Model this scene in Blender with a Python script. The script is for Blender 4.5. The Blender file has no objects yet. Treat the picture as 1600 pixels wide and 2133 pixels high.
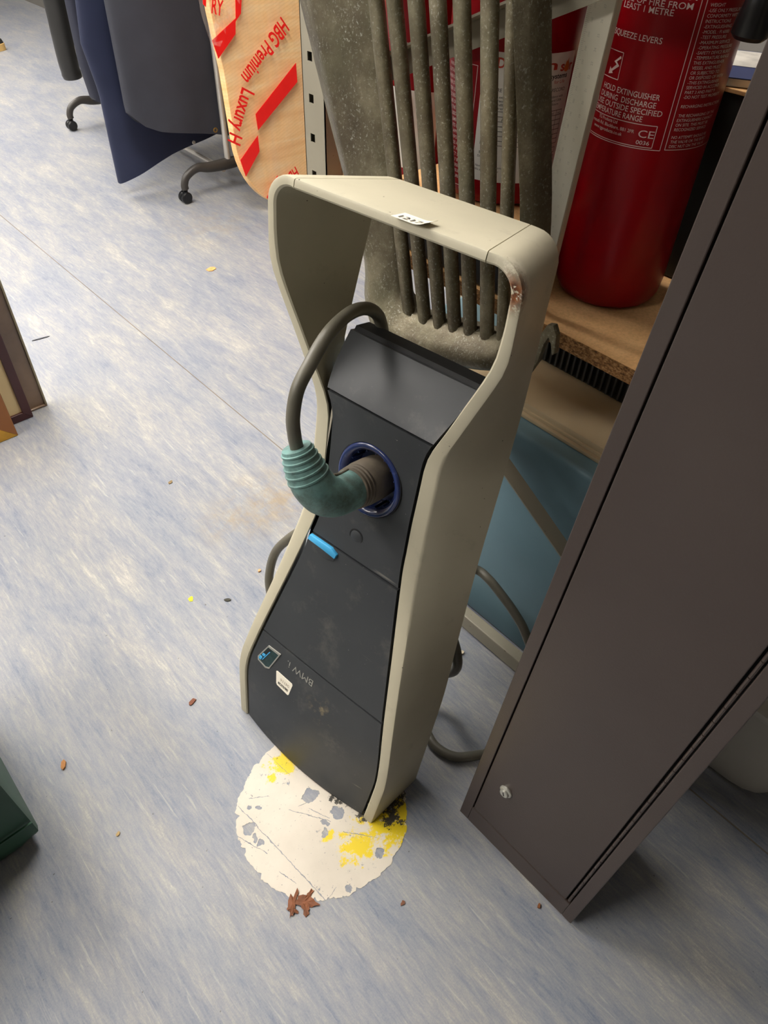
import bpy, bmesh, math, random
from mathutils import Vector, Matrix
random.seed(7)
scn = bpy.context.scene
COL = scn.collection
PI = math.pi

# ------------------------------------------------------------------ camera
cam_d = bpy.data.cameras.new('camera'); cam = bpy.data.objects.new('camera', cam_d); COL.objects.link(cam)
cam_d.sensor_fit = 'HORIZONTAL'; cam_d.sensor_width = 36.0; cam_d.lens = 36.0 * 1479.0 / 1600.0
cam_d.clip_start = 0.02; cam_d.clip_end = 60
CX = Vector((0.74306, -0.66860, 0.02871)); CF = Vector((0.48682, 0.51150, -0.70741))
CF.normalize(); CX = (CX - CF * CX.dot(CF)).normalized(); CU = CX.cross(CF)
cam.matrix_world = Matrix(((CX.x, CU.x, -CF.x, 0), (CX.y, CU.y, -CF.y, 0), (CX.z, CU.z, -CF.z, 1.40), (0, 0, 0, 1)))
scn.camera = cam

# ------------------------------------------------------------------ world, exposure
w = bpy.data.worlds.new('world'); scn.world = w; w.use_nodes = True
w.node_tree.nodes['Background'].inputs[0].default_value = (0.9, 0.95, 1.0, 1)
w.node_tree.nodes['Background'].inputs[1].default_value = 0.05
vs = scn.view_settings
vs.view_transform = 'Standard'; vs.look = 'None'; vs.exposure = 0.0; vs.gamma = 1.0; vs.use_curve_mapping = False
PANEL_POWER = 26.5
PANEL_COL = (1.0, 0.955, 0.89)

# ------------------------------------------------------------------ helpers
MW = {}
def mw(o): return MW.get(o.name, Matrix.Identity(4))
def thing(name, label, cat, loc=(0, 0, 0), mat=None, group=None):
    o = bpy.data.objects.new(name, None); COL.objects.link(o)
    m = mat.copy() if mat is not None else Matrix.Translation(Vector(loc))
    o.matrix_world = m; MW[o.name] = m; o.empty_display_size = 0.05
    o['label'] = label; o['category'] = cat
    if group: o['group'] = group
    return o
def part(name, bm, mat, parent=None, smooth=False, local=False, angle=35, label=None):
    """bm is in world coordinates (or in the thing's own frame with local=True)"""
    me = bpy.data.meshes.new(name)
    if parent is not None and not local:
        bm.transform(mw(parent).inverted())
    bmesh.ops.recalc_face_normals(bm, faces=bm.faces) if not getattr(bm, 'keepn', False) else None
    bm.to_mesh(me); bm.free()
    me.materials.append(mat)
    if smooth:
        for p in me.polygons: p.use_smooth = True
        try: me.set_sharp_from_angle(angle=math.radians(angle))
        except Exception: pass
    o = bpy.data.objects.new(name, me); COL.objects.link(o)
    if parent is not None:
        o.parent = parent; MW[o.name] = mw(parent)
    if label: o['label'] = label
    return o
def tag(o, label, cat, group=None):
    o['label'] = label; o['category'] = cat
    if group: o['group'] = group
    return o
def struct(o): o['kind'] = 'structure'; return o
def B(): return bmesh.new()
def box(bm, x0, x1, y0, y1, z0, z1, bev=0.0, seg=2, M=None):
    t = bmesh.new()
    vs = [t.verts.new((x, y, z)) for x in (x0, x1) for y in (y0, y1) for z in (z0, z1)]
    for f in ((0, 1, 3, 2), (4, 6, 7, 5), (0, 4, 5, 1), (2, 3, 7, 6), (0, 2, 6, 4), (1, 5, 7, 3)):
        t.faces.new([vs[i] for i in f])
    if bev > 0:
        bmesh.ops.bevel(t, geom=list(t.edges), offset=bev, segments=seg, affect='EDGES', profile=0.5)
    if M is not None: t.transform(M)
    merge(bm, t)
    return bm
def merge(bm, t):
    me = bpy.data.meshes.new('tmp'); t.to_mesh(me); t.free(); bm.from_mesh(me); bpy.data.meshes.remove(me)
def catmull(pts, n=8, closed=False):
    P = [Vector(p) for p in pts]; out = []
    N = len(P); rng = N if closed else N - 1
    for i in range(rng):
        p0 = P[(i - 1) % N] if (closed or i > 0) else P[0] * 2 - P[1]
        p1 = P[i]; p2 = P[(i + 1) % N]
        p3 = P[(i + 2) % N] if (closed or i + 2 < N) else P[-1] * 2 - P[-2]
        for k in range(n):
            t = k / n
            out.append(0.5 * ((2 * p1) + (p2 - p0) * t + (2 * p0 - 5 * p1 + 4 * p2 - p3) * t * t + (3 * p1 - p0 - 3 * p2 + p3) * t ** 3))
    if not closed: out.append(P[-1].copy())
    return out
def tube(bm, pts, r, seg=12, cap=True, flat=None):
    """swept round tube; r a number or list; flat=(a,b) scales the section"""
    P = [Vector(p) for p in pts]; n = len(P)
    R = r if isinstance(r, (list, tuple)) else [r] * n
    up = None; rings = []
    for i in range(n):
        t = (P[min(i + 1, n - 1)] - P[max(i - 1, 0)]).normalized()
        if up is None:
            up = Vector((0, 0, 1)) if abs(t.z) < 0.9 else Vector((1, 0, 0))
        up = (up - t * up.dot(t)).normalized(); s = t.cross(up)
        a, b = flat if flat else (1, 1)
        rings.append([bm.verts.new(P[i] + (s * math.cos(2 * PI * k / seg) * a + up * math.sin(2 * PI * k / seg) * b) * R[i]) for k in range(seg)])
    for i in range(n - 1):
        for k in range(seg):
            bm.faces.new((rings[i][k], rings[i][(k + 1) % seg], rings[i + 1][(k + 1) % seg], rings[i + 1][k]))
    if cap:
        bm.faces.new(rings[0][::-1]); bm.faces.new(rings[-1])
    return bm
def lathe(bm, prof, M=None, seg=40, a0=0, a1=2 * PI):
    """prof list of (r,h) turned about local z"""
    M = M or Matrix.Identity(4); full = abs(a1 - a0 - 2 * PI) < 1e-6
    ns = seg if full else seg + 1; rings = []
    for r, h in prof:
        if r < 1e-6: rings.append([bm.verts.new(M @ Vector((0, 0, h)))])
        else: rings.append([bm.verts.new(M @ Vector((r * math.cos(a0 + (a1 - a0) * k / seg), r * math.sin(a0 + (a1 - a0) * k / seg), h))) for k in range(ns)])
    for i in range(len(rings) - 1):
        A, C = rings[i], rings[i + 1]
        for k in range(ns if full else ns - 1):
            k2 = (k + 1) % ns
            if len(A) == 1 and len(C) == 1: continue
            if len(A) == 1: bm.faces.new((A[0], C[k2], C[k]))
            elif len(C) == 1: bm.faces.new((A[k], A[k2], C[0]))
            else: bm.faces.new((A[k], A[k2], C[k2], C[k]))
    return bm
def prism(bm, poly, f0, f1, bev=0.0):
    """poly in 2D; f0,f1 map (a,b)->3D for the two ends"""
    t = bmesh.new()
    A = [t.verts.new(f0(*p)) for p in poly]; C = [t.verts.new(f1(*p)) for p in poly]
    t.faces.new(A); t.faces.new(C[::-1]); n = len(poly)
    for i in range(n): t.faces.new((A[i], C[i], C[(i + 1) % n], A[(i + 1) % n]))
    bmesh.ops.recalc_face_normals(t, faces=t.faces)
    if bev: bmesh.ops.bevel(t, geom=list(t.edges), offset=bev, segments=2, affect='EDGES', profile=0.5)
    merge(bm, t); return bm
def grid(bm, nu, nv, f, closed_u=False):
    V = [[bm.verts.new(f(i / (nu if closed_u else nu - 1), j / (nv - 1))) for i in range(nu)] for j in range(nv)]
    for j in range(nv - 1):
        for i in range(nu if closed_u else nu - 1):
            i2 = (i + 1) % nu
            bm.faces.new((V[j][i], V[j][i2], V[j + 1][i2], V[j + 1][i]))
    return V
def lerp(x, xs, ys):
    if x <= xs[0]: return ys[0]
    for i in range(len(xs) - 1):
        if x <= xs[i + 1]: return ys[i] + (ys[i + 1] - ys[i]) * (x - xs[i]) / (xs[i + 1] - xs[i])
    return ys[-1]
def slerp_(x, xs, ys, h=0.02):
    return sum(lerp(x + d * h, xs, ys) for d in (-1, -.6, -.2, .2, .6, 1)) / 6.0
def text_geo(body, bold=0.0, spacing=1.0):
    """flat lettering as (verts2d, faces, width, cap height)"""
    c = bpy.data.curves.new('lettering', 'FONT'); c.body = body; c.size = 1.0; c.offset = bold; c.space_character = spacing
    c.resolution_u = 3
    o = bpy.data.objects.new('lettering', c)
    me = bpy.data.meshes.new_from_object(o)
    vs = [(v.co.x, v.co.y) for v in me.vertices]; fs = [tuple(p.vertices) for p in me.polygons]
    bpy.data.objects.remove(o); bpy.data.curves.remove(c); bpy.data.meshes.remove(me)
    if not vs: return vs, fs, 0
    x0 = min(v[0] for v in vs); x1 = max(v[0] for v in vs)
    return [(x - x0, y) for x, y in vs], fs, x1 - x0
def lettering(bm, body, f, cap=None, width=None, bold=0.0, origin=(0, 0), rot=0.0, align='L', spacing=1.0):
    """letters placed at origin in a 2D frame, mapped to 3D by f(a,b); cap = capital height, width = total width"""
    vs, fs, wd = text_geo(body, bold, spacing)
    if not vs: return
    sy = (cap / 0.70) if cap else width / wd
    sx = (width / wd) if width else sy
    off = {'L': 0, 'R': -wd * sx, 'C': -wd * sx / 2}[align]
    cr, sr = math.cos(rot), math.sin(rot)
    vv = []
    for x, y in vs:
        a = x * sx + off; b = y * sy
        vv.append(bm.verts.new(f(origin[0] + a * cr - b * sr, origin[1] + a * sr + b * cr)))
    for q in fs:
        try: bm.faces.new([vv[i] for i in q])
        except ValueError: pass
def quadf(bm, f, a0, a1, b0, b1, n=1):
    for i in range(n):
        s0 = a0 + (a1 - a0) * i / n; s1 = a0 + (a1 - a0) * (i + 1) / n
        bm.faces.new([bm.verts.new(f(*p)) for p in ((s0, b0), (s1, b0), (s1, b1), (s0, b1))])

# ------------------------------------------------------------------ materials
def srgb(r, g, b):
    return tuple((c / 255 / 12.92) if c / 255 <= 0.04045 else ((c / 255 + 0.055) / 1.055) ** 2.4 for c in (r, g, b))
class NT:
    def __init__(s, name):
        s.m = bpy.data.materials.new(name); s.m.use_nodes = True; s.t = s.m.node_tree
        s.p = s.t.nodes['Principled BSDF']; s.out = s.t.nodes['Material Output']
        s.tc = s.t.nodes.new('ShaderNodeTexCoord')
    def n(s, t, **k):
        x = s.t.nodes.new(t)
        for a, v in k.items(): setattr(x, a, v)
        return x
    def l(s, a, b): s.t.links.new(a, b)
    def mapping(s, scale=(1, 1, 1), loc=(0, 0, 0), rot=(0, 0, 0), src=None):
        m = s.n('ShaderNodeMapping'); m.inputs['Scale'].default_value = scale; m.inputs['Location'].default_value = loc; m.inputs['Rotation'].default_value = rot
        s.l(src or s.tc.outputs['Object'], m.inputs['Vector']); return m.outputs[0]
    def noise(s, scale, detail=4, rough=0.55, vec=None, dist=0.0):
        x = s.n('ShaderNodeTexNoise'); x.inputs['Scale'].default_value = scale; x.inputs['Detail'].default_value = detail
        x.inputs['Roughness'].default_value = rough; x.inputs['Distortion'].default_value = dist
        s.l(vec or s.tc.outputs['Object'], x.inputs['Vector']); return x.outputs['Fac']
    def voro(s, scale, vec=None, feature='F1'):
        x = s.n('ShaderNodeTexVoronoi'); x.feature = feature; x.inputs['Scale'].default_value = scale
        s.l(vec or s.tc.outputs['Object'], x.inputs['Vector']); return x.outputs['Distance']
    def ramp(s, fac, stops):
        r = s.n('ShaderNodeValToRGB'); e = r.color_ramp.elements
        while len(e) < len(stops): e.new(0.5)
        for i, (p, c) in enumerate(stops):
            e[i].position = p; e[i].color = (c, c, c, 1) if isinstance(c, (int, float)) else (*c, 1)
        s.l(fac, r.inputs[0]); return r.outputs[0]
    def mix(s, fac, a, b):
        x = s.n('ShaderNodeMix', data_type='RGBA')
        for i, v in ((6, a), (7, b)):
            if isinstance(v, tuple): x.inputs[i].default_value = (*v, 1)
            else: s.l(v, x.inputs[i])
        if isinstance(fac, (int, float)): x.inputs[0].default_value = fac
        else: s.l(fac, x.inputs[0])
        return x.outputs[2]
    def math(s, op, a, b=None, clamp=False):
        x = s.n('ShaderNodeMath', operation=op); x.use_clamp = clamp
        for i, v in ((0, a), (1, b)):
            if v is None: continue
            if isinstance(v, (int, float)): x.inputs[i].default_value = v
            else: s.l(v, x.inputs[i])
        return x.outputs[0]
    def blob(s, c, r, soft=0.5, vec=None):
        """1 inside a ball at c of radius r, fading out"""
        d = s.n('ShaderNodeVectorMath', operation='DISTANCE'); s.l(vec or s.tc.outputs['Object'], d.inputs[0]); d.inputs[1].default_value = c
        return s.ramp(s.math('DIVIDE', d.outputs['Value'], r), [(1 - soft, 1.0), (1.0, 0.0)])
    def bump(s, h, strength=0.3, dist=0.01):
        b = s.n('ShaderNodeBump'); b.inputs['Strength'].default_value = strength; b.inputs['Distance'].default_value = dist
        s.l(h, b.inputs['Height']); s.l(b.outputs[0], s.p.inputs['Normal'])
    def col(s, c):
        if isinstance(c, tuple): s.p.inputs['Base Color'].default_value = (*c, 1)
        else: s.l(c, s.p.inputs['Base Color'])
    def set(s, rough=None, metal=None, spec=None, coat=None, alpha=None, trans=None, ior=None):
        for k, v in (('Roughness', rough), ('Metallic', metal), ('Specular IOR Level', spec), ('Coat Weight', coat), ('Alpha', alpha), ('Transmission Weight', trans), ('IOR', ior)):
            if v is None: continue
            if isinstance(v, (int, float)): s.p.inputs[k].default_value = v
            else: s.l(v, s.p.inputs[k])
        return s
def simple(name, c, rough=0.5, metal=0.0, var=0.12, scale=6, spec=0.5, bump=0.0, bscale=200, coat=0, speck=None):
    n = NT(name)
    f = n.noise(scale, 5)
    lo = tuple(max(0, x * (1 - var)) for x in c); hi = tuple(min(1, x * (1 + var)) for x in c)
    base = n.ramp(f, [(0.3, lo), (0.7, hi)])
    if speck:
        sp = n.ramp(n.noise(speck[1], 3, 0.6), [(speck[2], 0.0), (speck[2] + 0.06, 1.0)])
        base = n.mix(sp, base, speck[0])
    n.col(base); n.set(rough, metal, spec, coat)
    if bump: n.bump(n.noise(bscale, 3), bump, 0.002)
    return n.m

def floor_material():
    n = NT('vinyl_floor')
    base = n.mapping((1, 1, 1))
    v1 = n.mapping((24, 5.0, 1), rot=(0, 0, 0.05)); v2 = n.mapping((170, 26.0, 1), rot=(0, 0, -0.04)); v3 = n.mapping((5.0, 2.4, 1))
    a = n.noise(1.0, 8, 0.62, v1, 0.5); b = n.noise(1.0, 7, 0.7, v2, 0.35); c = n.noise(1.0, 4, 0.55, v3); e = n.noise(330, 4, 0.7)
    mix = n.math('ADD', n.math('ADD', n.math('ADD', n.math('MULTIPLY', a, 0.33), n.math('MULTIPLY', b, 0.30)), n.math('MULTIPLY', c, 0.20)), n.math('MULTIPLY', e, 0.17))
    colr = n.ramp(mix, [(0.38, srgb(112, 119, 136)), (0.45, srgb(133, 137, 147)), (0.51, srgb(147, 148, 152)), (0.56, srgb(160, 158, 155)), (0.63, srgb(188, 183, 173))])
    # thin dark streaks
    v4 = n.mapping((60, 3.5, 1), rot=(0, 0, 0.08)); d = n.noise(1.0, 4, 0.6, v4, 1.0)
    colr = n.mix(n.math('MULTIPLY', n.ramp(d, [(0.62, 0.0), (0.72, 1.0)]), 0.28), colr, srgb(108, 115, 132))
    v6 = n.mapping((120, 9, 1), rot=(0, 0, 0.02)); d2 = n.noise(1.0, 5, 0.65, v6, 0.6)
    colr = n.mix(n.math('MULTIPLY', n.ramp(d2, [(0.60, 0.0), (0.70, 1.0)]), 0.40), colr, srgb(196, 190, 178))
    # brown tea-like stain beside the wall unit and scattered grime
    for cc, rr, k in (((0.77, 1.25, 0), 0.16, 0.55), ((0.63, 1.25, 0), 0.13, 0.4), ((1.62, 2.9, 0), 0.3, 0.25)):
        sp = n.math('MULTIPLY', n.blob(cc, rr, 0.8), n.ramp(n.noise(14, 5, 0.7), [(0.42, 0.0), (0.62, 1.0)]))
        colr = n.mix(n.math('MULTIPLY', sp, k), colr, srgb(158, 134, 92))
    # black scuffs / specks
    sk = n.ramp(n.noise(95, 2, 0.5), [(0.745, 0.0), (0.765, 1.0)])
    colr = n.mix(n.math('MULTIPLY', sk, 0.55), colr, srgb(62, 56, 50))
    v5 = n.mapping((40, 4, 1), rot=(0, 0, 0.9)); sc = n.noise(1.0, 2, 0.5, v5, 2.0)
    colr = n.mix(n.math('MULTIPLY', n.ramp(sc, [(0.495, 0.0), (0.5, 1.0), (0.505, 0.0)]), 0.12), colr, srgb(70, 70, 80))
    n.col(colr)
    n.set(n.ramp(a, [(0.3, 0.42), (0.7, 0.55)]), 0, 0.4)
    n.bump(n.noise(260, 2), 0.06, 0.002)
    return n.m
M_floor = floor_material()
M_wall = simple('painted_wall', srgb(112, 108, 102), 0.7, var=0.04, scale=2)
M_ceiling = simple('ceiling_tile', srgb(196, 195, 190), 0.8, var=0.03, scale=3)
M_seam = simple('seam_filler', srgb(120, 110, 98), 0.7, var=0.2)

# ------------------------------------------------------------------ room shell
struct(part('floor', box(B(), -3.5, 2.9, -3.2, 9.6, -0.1, 0.0), M_floor))
fl = bpy.data.objects['floor']
part('floor_seam', box(B(), 0.9045, 0.9075, -3.2, 9.6, -0.002, 0.0006), M_seam, fl)
struct(part('wall_right', box(B(), 2.9, 3.0, -3.2, 9.6, -0.1, 2.7), M_wall))
struct(part('wall_left', box(B(), -3.6, -3.5, -3.2, 9.6, -0.1, 2.7), M_wall))
struct(part('wall_back', box(B(), -3.6, 3.0, 9.6, 9.7, -0.1, 2.7), M_wall))
struct(part('wall_front', box(B(), -3.6, 3.0, -3.3, -3.2, -0.1, 2.7), M_wall))
struct(part('ceiling', box(B(), -3.6, 3.0, -3.3, 9.7, 2.7, 2.8), M_ceiling))

M_lampframe = simple('lamp_frame', srgb(235, 235, 232), 0.4, var=0.02)
nd = NT('lamp_diffuser'); nd.p.inputs['Emission Color'].default_value = (*PANEL_COL, 1); nd.p.inputs['Emission Strength'].default_value = PANEL_POWER
nd.col((0.9, 0.9, 0.9)); M_lampdiff = nd.m
def ceiling_panel(x, y, label, w=0.6, l=1.2):
    t = thing('ceiling_light', label, 'light', (x, y, 2.66), group='ceiling light panels')
    b = B(); box(b, x - w / 2 - .03, x + w / 2 + .03, y - l / 2 - .03, y - l / 2, 2.66, 2.70); box(b, x - w / 2 - .03, x + w / 2 + .03, y + l / 2, y + l / 2 + .03, 2.66, 2.70)
    box(b, x - w / 2 - .03, x - w / 2, y - l / 2, y + l / 2, 2.66, 2.70); box(b, x + w / 2, x + w / 2 + .03, y - l / 2, y + l / 2, 2.66, 2.70)
    part('frame', b, M_lampframe, t)
    part('diffuser', box(B(), x - w / 2, x + w / 2, y - l / 2, y + l / 2, 2.675, 2.695), M_lampdiff, t)
ceiling_panel(-0.35, 2.4, 'ceiling light panel over the aisle between charger and picture frames')
ceiling_panel(-0.35, 4.5, 'ceiling light panel over the aisle beside the clothes rail')
ceiling_panel(-0.35, 6.6, 'ceiling light panel at the far end of the aisle')
ceiling_panel(1.5, 5.9, 'added unseen ceiling light far back above the boot, brightening the far floor')  # unseen lamp, added to brighten the far floor
ceiling_panel(0.92, 1.75, 'added unseen ceiling light beside the rack, brightening the charger hoop and wrapped board')  # added lamp out of view, lightens the hoop top and the board's face
ceiling_panel(-1.7, 1.35, 'ceiling light panel left of the aisle, nearest the camera')
ceiling_panel(-2.6, 3.0, 'ceiling light panel near the left wall, level with the picture frames')
ceiling_panel(0.7, 5.2, 'added unseen ceiling light between aisle and clothes rail, brightening the far floor')  # one more added lamp out of view, lifts the far floor
ceiling_panel(-2.2, 5.6, 'ceiling light panel near the left wall, farther back')

# ------------------------------------------------------------------ more materials
def charger_frame_mat():
    n = NT('charger_frame_paint')
    c0 = n.ramp(n.noise(5, 4), [(0.3, srgb(180, 173, 150)), (0.7, srgb(194, 186, 162))])
    # grime: faint dark rubs
    g = n.ramp(n.noise(22, 6, 0.7), [(0.60, 0.0), (0.80, 1.0)])
    c0 = n.mix(n.math('MULTIPLY', g, 0.35), c0, srgb(128, 122, 106))
    k = n.ramp(n.noise(160, 2, 0.5), [(0.76, 0.0), (0.78, 1.0)])
    c0 = n.mix(k, c0, srgb(60, 54, 46))
    # paint chipped to rust at the upper right corner of the hoop
    chip = n.math('MULTIPLY', n.blob((0.185, 1.020, 0.165), 0.030, 0.7), n.ramp(n.noise(75, 6, 0.75), [(0.42, 0.0), (0.47, 1.0)]), True)
    lite = n.math('MULTIPLY', n.blob((0.180, 1.026, 0.162), 0.034, 0.6), n.ramp(n.noise(45, 5, 0.7), [(0.45, 0.0), (0.52, 1.0)]), True)
    c0 = n.mix(n.math('MULTIPLY', lite, 0.8), c0, srgb(232, 224, 204))
    rust = n.ramp(n.noise(120, 4), [(0.35, srgb(74, 36, 14)), (0.65, srgb(140, 82, 40))])
    c0 = n.mix(chip, c0, rust)
    n.col(c0); n.set(0.5, 0, 0.35); n.bump(n.noise(420, 2), 0.08, 0.001)
    return n.m
M_cframe = charger_frame_mat()
def panel_mat():
    n = NT('charger_panel_plastic')
    c0 = n.ramp(n.noise(4, 5), [(0.3, srgb(50, 52, 55)), (0.7, srgb(60, 62, 64))])
    dust = n.ramp(n.noise(11, 8, 0.72), [(0.55, 0.0), (0.78, 1.0)])
    c0 = n.mix(n.math('MULTIPLY', dust, 0.28), c0, srgb(140, 134, 122))
    sp = n.ramp(n.noise(330, 2, 0.5), [(0.775, 0.0), (0.80, 1.0)])
    c0 = n.mix(n.math('MULTIPLY', sp, 0.8), c0, srgb(205, 200, 188))
    sv = n.mapping((4, 90, 90), rot=(0, 0, 0.7)); s1 = n.noise(1.0, 2, 0.5, sv)
    c0 = n.mix(n.math('MULTIPLY', n.ramp(s1, [(0.76, 0.0), (0.8, 1.0)]), 0.35), c0, srgb(170, 165, 152))
    sm = n.math('MULTIPLY', n.blob((0.025, 0.165, 0.14), 0.04, 0.8), n.ramp(n.noise(38, 5, 0.7), [(0.5, 0.0), (0.66, 1.0)]))
    c0 = n.mix(n.math('MULTIPLY', sm, 0.7), c0, srgb(150, 135, 104))
    n.col(c0); n.set(n.ramp(n.noise(9, 5), [(0.3, 0.42), (0.7, 0.56)]), 0, 0.45); n.bump(n.noise(500, 2), 0.05, 0.001)
    return n.m
M_cpanel = panel_mat()
M_black = simple('black_plastic', srgb(22, 22, 24), 0.5, var=0.2)
M_gap = simple('dark_recess', srgb(12, 12, 14), 0.7, var=0.1)
def bluering_mat():
    n = NT('socket_ring_plastic')
    c0 = n.ramp(n.noise(30, 4), [(0.3, srgb(30, 42, 86)), (0.7, srgb(44, 58, 106))])
    sc = n.ramp(n.noise(60, 6, 0.75), [(0.6, 0.0), (0.75, 1.0)])
    n.col(n.mix(n.math('MULTIPLY', sc, 0.3), c0, srgb(130, 140, 165))); n.set(0.22, 0, 0.6, 0.3)
    return n.m
M_ring = bluering_mat()
M_recess = simple('socket_recess_plastic', srgb(40, 58, 112), 0.4, var=0.2)
M_bluetab = simple('light_blue_plastic', srgb(70, 165, 215), 0.35, var=0.06)
M_chrome = simple('silver_print', srgb(190, 188, 178), 0.35, 0.6, var=0.05)
M_badge = simple('badge_window', srgb(38, 58, 58), 0.25, var=0.3, scale=90)
M_white = simple('sticker_paper', srgb(240, 232, 214), 0.6, var=0.03)
M_ink = simple('black_ink', srgb(40, 38, 36), 0.6, var=0.05)
M_inkgrey = simple('faded_ink', srgb(165, 150, 130), 0.6, var=0.05)
M_cable = simple('grey_cable_rubber', srgb(98, 94, 82), 0.42, var=0.15, scale=20, spec=0.5)
def teal_mat():
    n = NT('teal_connector_plastic')
    c0 = n.ramp(n.noise(16, 5), [(0.3, srgb(100, 140, 136)), (0.7, srgb(132, 168, 162))])
    d = n.ramp(n.noise(24, 7, 0.7), [(0.42, 0.0), (0.66, 1.0)])
    c0 = n.mix(n.math('MULTIPLY', d, 0.8), c0, srgb(72, 76, 68))
    n.col(c0); n.set(0.5, 0, 0.4); n.bump(n.noise(300, 2), 0.08, 0.001); return n.m
M_teal = teal_mat()
M_collar = simple('dusty_collar_rubber', srgb(104, 94, 80), 0.65, var=0.25, scale=40)
def galv_mat():
    n = NT('weathered_galvanised_casting')
    c0 = n.ramp(n.noise(11, 8, 0.7), [(0.32, srgb(80, 71, 56)), (0.5, srgb(103, 95, 76)), (0.68, srgb(136, 128, 106))])
    gr = n.ramp(n.noise(7, 5, 0.6), [(0.48, 0.0), (0.7, 1.0)])
    c0 = n.mix(n.math('MULTIPLY', gr, 0.35), c0, srgb(96, 98, 72))
    sp = n.ramp(n.noise(240, 4, 0.75), [(0.56, 0.0), (0.68, 1.0)])
    sp = n.math('MULTIPLY', sp, n.ramp(n.noise(18, 4), [(0.35, 0.15), (0.65, 1.0)]))
    c0 = n.mix(n.math('MULTIPLY', sp, 0.7), c0, srgb(198, 198, 186))
    n.col(c0); n.set(n.ramp(n.noise(30, 4), [(0.3, 0.38), (0.7, 0.6)]), 0.55, 0.5)
    n.bump(n.noise(260, 4), 0.35, 0.0015); return n.m
M_galv = galv_mat()
def chip_mat():
    n = NT('chipboard')
    c0 = n.ramp(n.noise(9, 5), [(0.3, srgb(222, 172, 114)), (0.7, srgb(238, 194, 138))])
    f = n.ramp(n.noise(170, 4, 0.7), [(0.42, 0.0), (0.62, 1.0)])
    c0 = n.mix(n.math('MULTIPLY', f, 0.22), c0, srgb(150, 104, 60))
    n.col(c0); n.set(0.75, 0, 0.3); n.bump(n.noise(170, 4), 0.15, 0.002); return n.m
M_chip = chip_mat()
def chipedge_mat():
    n = NT('chipboard_raw_edge')
    v = n.mapping((1, 0.55, 1))
    c0 = n.ramp(n.noise(260, 5, 0.75, v), [(0.36, srgb(84, 58, 34)), (0.5, srgb(146, 104, 62)), (0.66, srgb(196, 152, 100))])
    n.col(c0); n.set(0.85, 0, 0.2); n.bump(n.noise(260, 4, 0.7, v), 0.9, 0.004); return n.m
M_chipedge = chipedge_mat()
M_rack = simple('rack_grey_enamel', srgb(150, 143, 126), 0.5, var=0.08, scale=5, speck=(srgb(110, 98, 80), 90, 0.70))
M_bluebox = simple('pale_blue_paint', srgb(118, 150, 162), 0.42, var=0.05, scale=3, speck=(srgb(150, 190, 208), 120, 0.74))
M_beige = simple('beige_plastic', srgb(200, 180, 146), 0.4, var=0.03)
M_red = NT('red_enamel'); M_red.col(M_red.ramp(M_red.noise(6, 4), [(0.3, srgb(132, 0, 10)), (0.7, srgb(144, 0, 14))])); M_red.set(0.3, 0, 0.28, 0.0); M_red = M_red.m
M_print = simple('white_print', srgb(214, 190, 184), 0.5, var=0.05)
M_label = simple('service_label_paper', srgb(226, 222, 214), 0.5, var=0.03)
M_orange = simple('orange_print', srgb(214, 110, 40), 0.5, var=0.1)
M_redink = simple('red_print', srgb(186, 60, 40), 0.5, var=0.05)
M_blueink = simple('blue_marker_ink', srgb(40, 70, 160), 0.5, var=0.05)
M_brass = simple('valve_brass', srgb(170, 140, 80), 0.3, 0.9)
M_rubber = simple('black_rubber', srgb(18, 18, 20), 0.35, var=0.1)
M_alu = simple('satin_aluminium', srgb(206, 200, 182), 0.42, 0.3, var=0.05, scale=10)
M_marks = simple('engraved_marks', srgb(166, 161, 147), 0.6, var=0.05)
def locker_mat():
    n = NT('brown_grey_steel_paint')
    c0 = n.ramp(n.noise(3, 4), [(0.3, srgb(60, 49, 44)), (0.7, srgb(67, 56, 50))])
    k = n.ramp(n.noise(48, 3, 0.5), [(0.76, 0.0), (0.79, 1.0)])
    c0 = n.mix(n.math('MULTIPLY', k, 0.35), c0, srgb(150, 140, 130))
    n.col(c0); n.set(0.36, 0.0, 0.55); n.bump(n.noise(330, 3), 0.12, 0.0015); return n.m
M_locker = locker_mat()

# ------------------------------------------------------------------ EV charger (its frame: u across, v up along the body, w out of the face)
PSI = math.radians(7.662); AL = math.radians(13.38); TA = math.tan(AL)
W0 = Vector((-math.cos(PSI), -math.sin(PSI), 0)); CHU = Vector((math.sin(PSI), -math.cos(PSI), 0))
CHV = Vector((0, 0, math.cos(AL))) - W0 * math.sin(AL); CHW = W0 * math.cos(AL) + Vector((0, 0, math.sin(AL)))
CHO = Vector((0.478, 0.597, 0.0012))
CHM = Matrix(((CHU.x, CHV.x, CHW.x, CHO.x), (CHU.y, CHV.y, CHW.y, CHO.y), (CHU.z, CHV.z, CHW.z, CHO.z), (0, 0, 0, 1)))
def ch(u, v, w): return CHM @ Vector((u, v, w))
chg = thing('wall_charger', 'grey and charcoal car charging unit standing upside down on the worn white floor circle', 'car charger', mat=CHM)
WFX = [-0.05, 0.0, 0.14, 0.24, 0.40, 0.537, 0.64, 0.737, 0.80, 0.934, 1.05]
WFY = [0.126, 0.129, 0.137, 0.127, 0.103, 0.085, 0.089, 0.096, 0.112, 0.148, 0.166]
def wf(v): return slerp_(v, WFX, WFY, 0.03)
UOX = [-0.04, 0.0, 0.10, 0.15, 0.24, 0.333, 0.44, 0.53, 0.62, 0.735, 0.76, 0.80, 0.86, 0.90, 0.935, 0.985, 1.012]
UOY = [0.186, 0.190, 0.198, 0.195, 0.178, 0.159, 0.139, 0.123, 0.119, 0.119, 0.124, 0.142, 0.168, 0.186, 0.1995, 0.199, 0.1985]
def uo(v): return slerp_(v, UOX, UOY, 0.018) if v < 0.98 else lerp(v, UOX, UOY)
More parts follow.
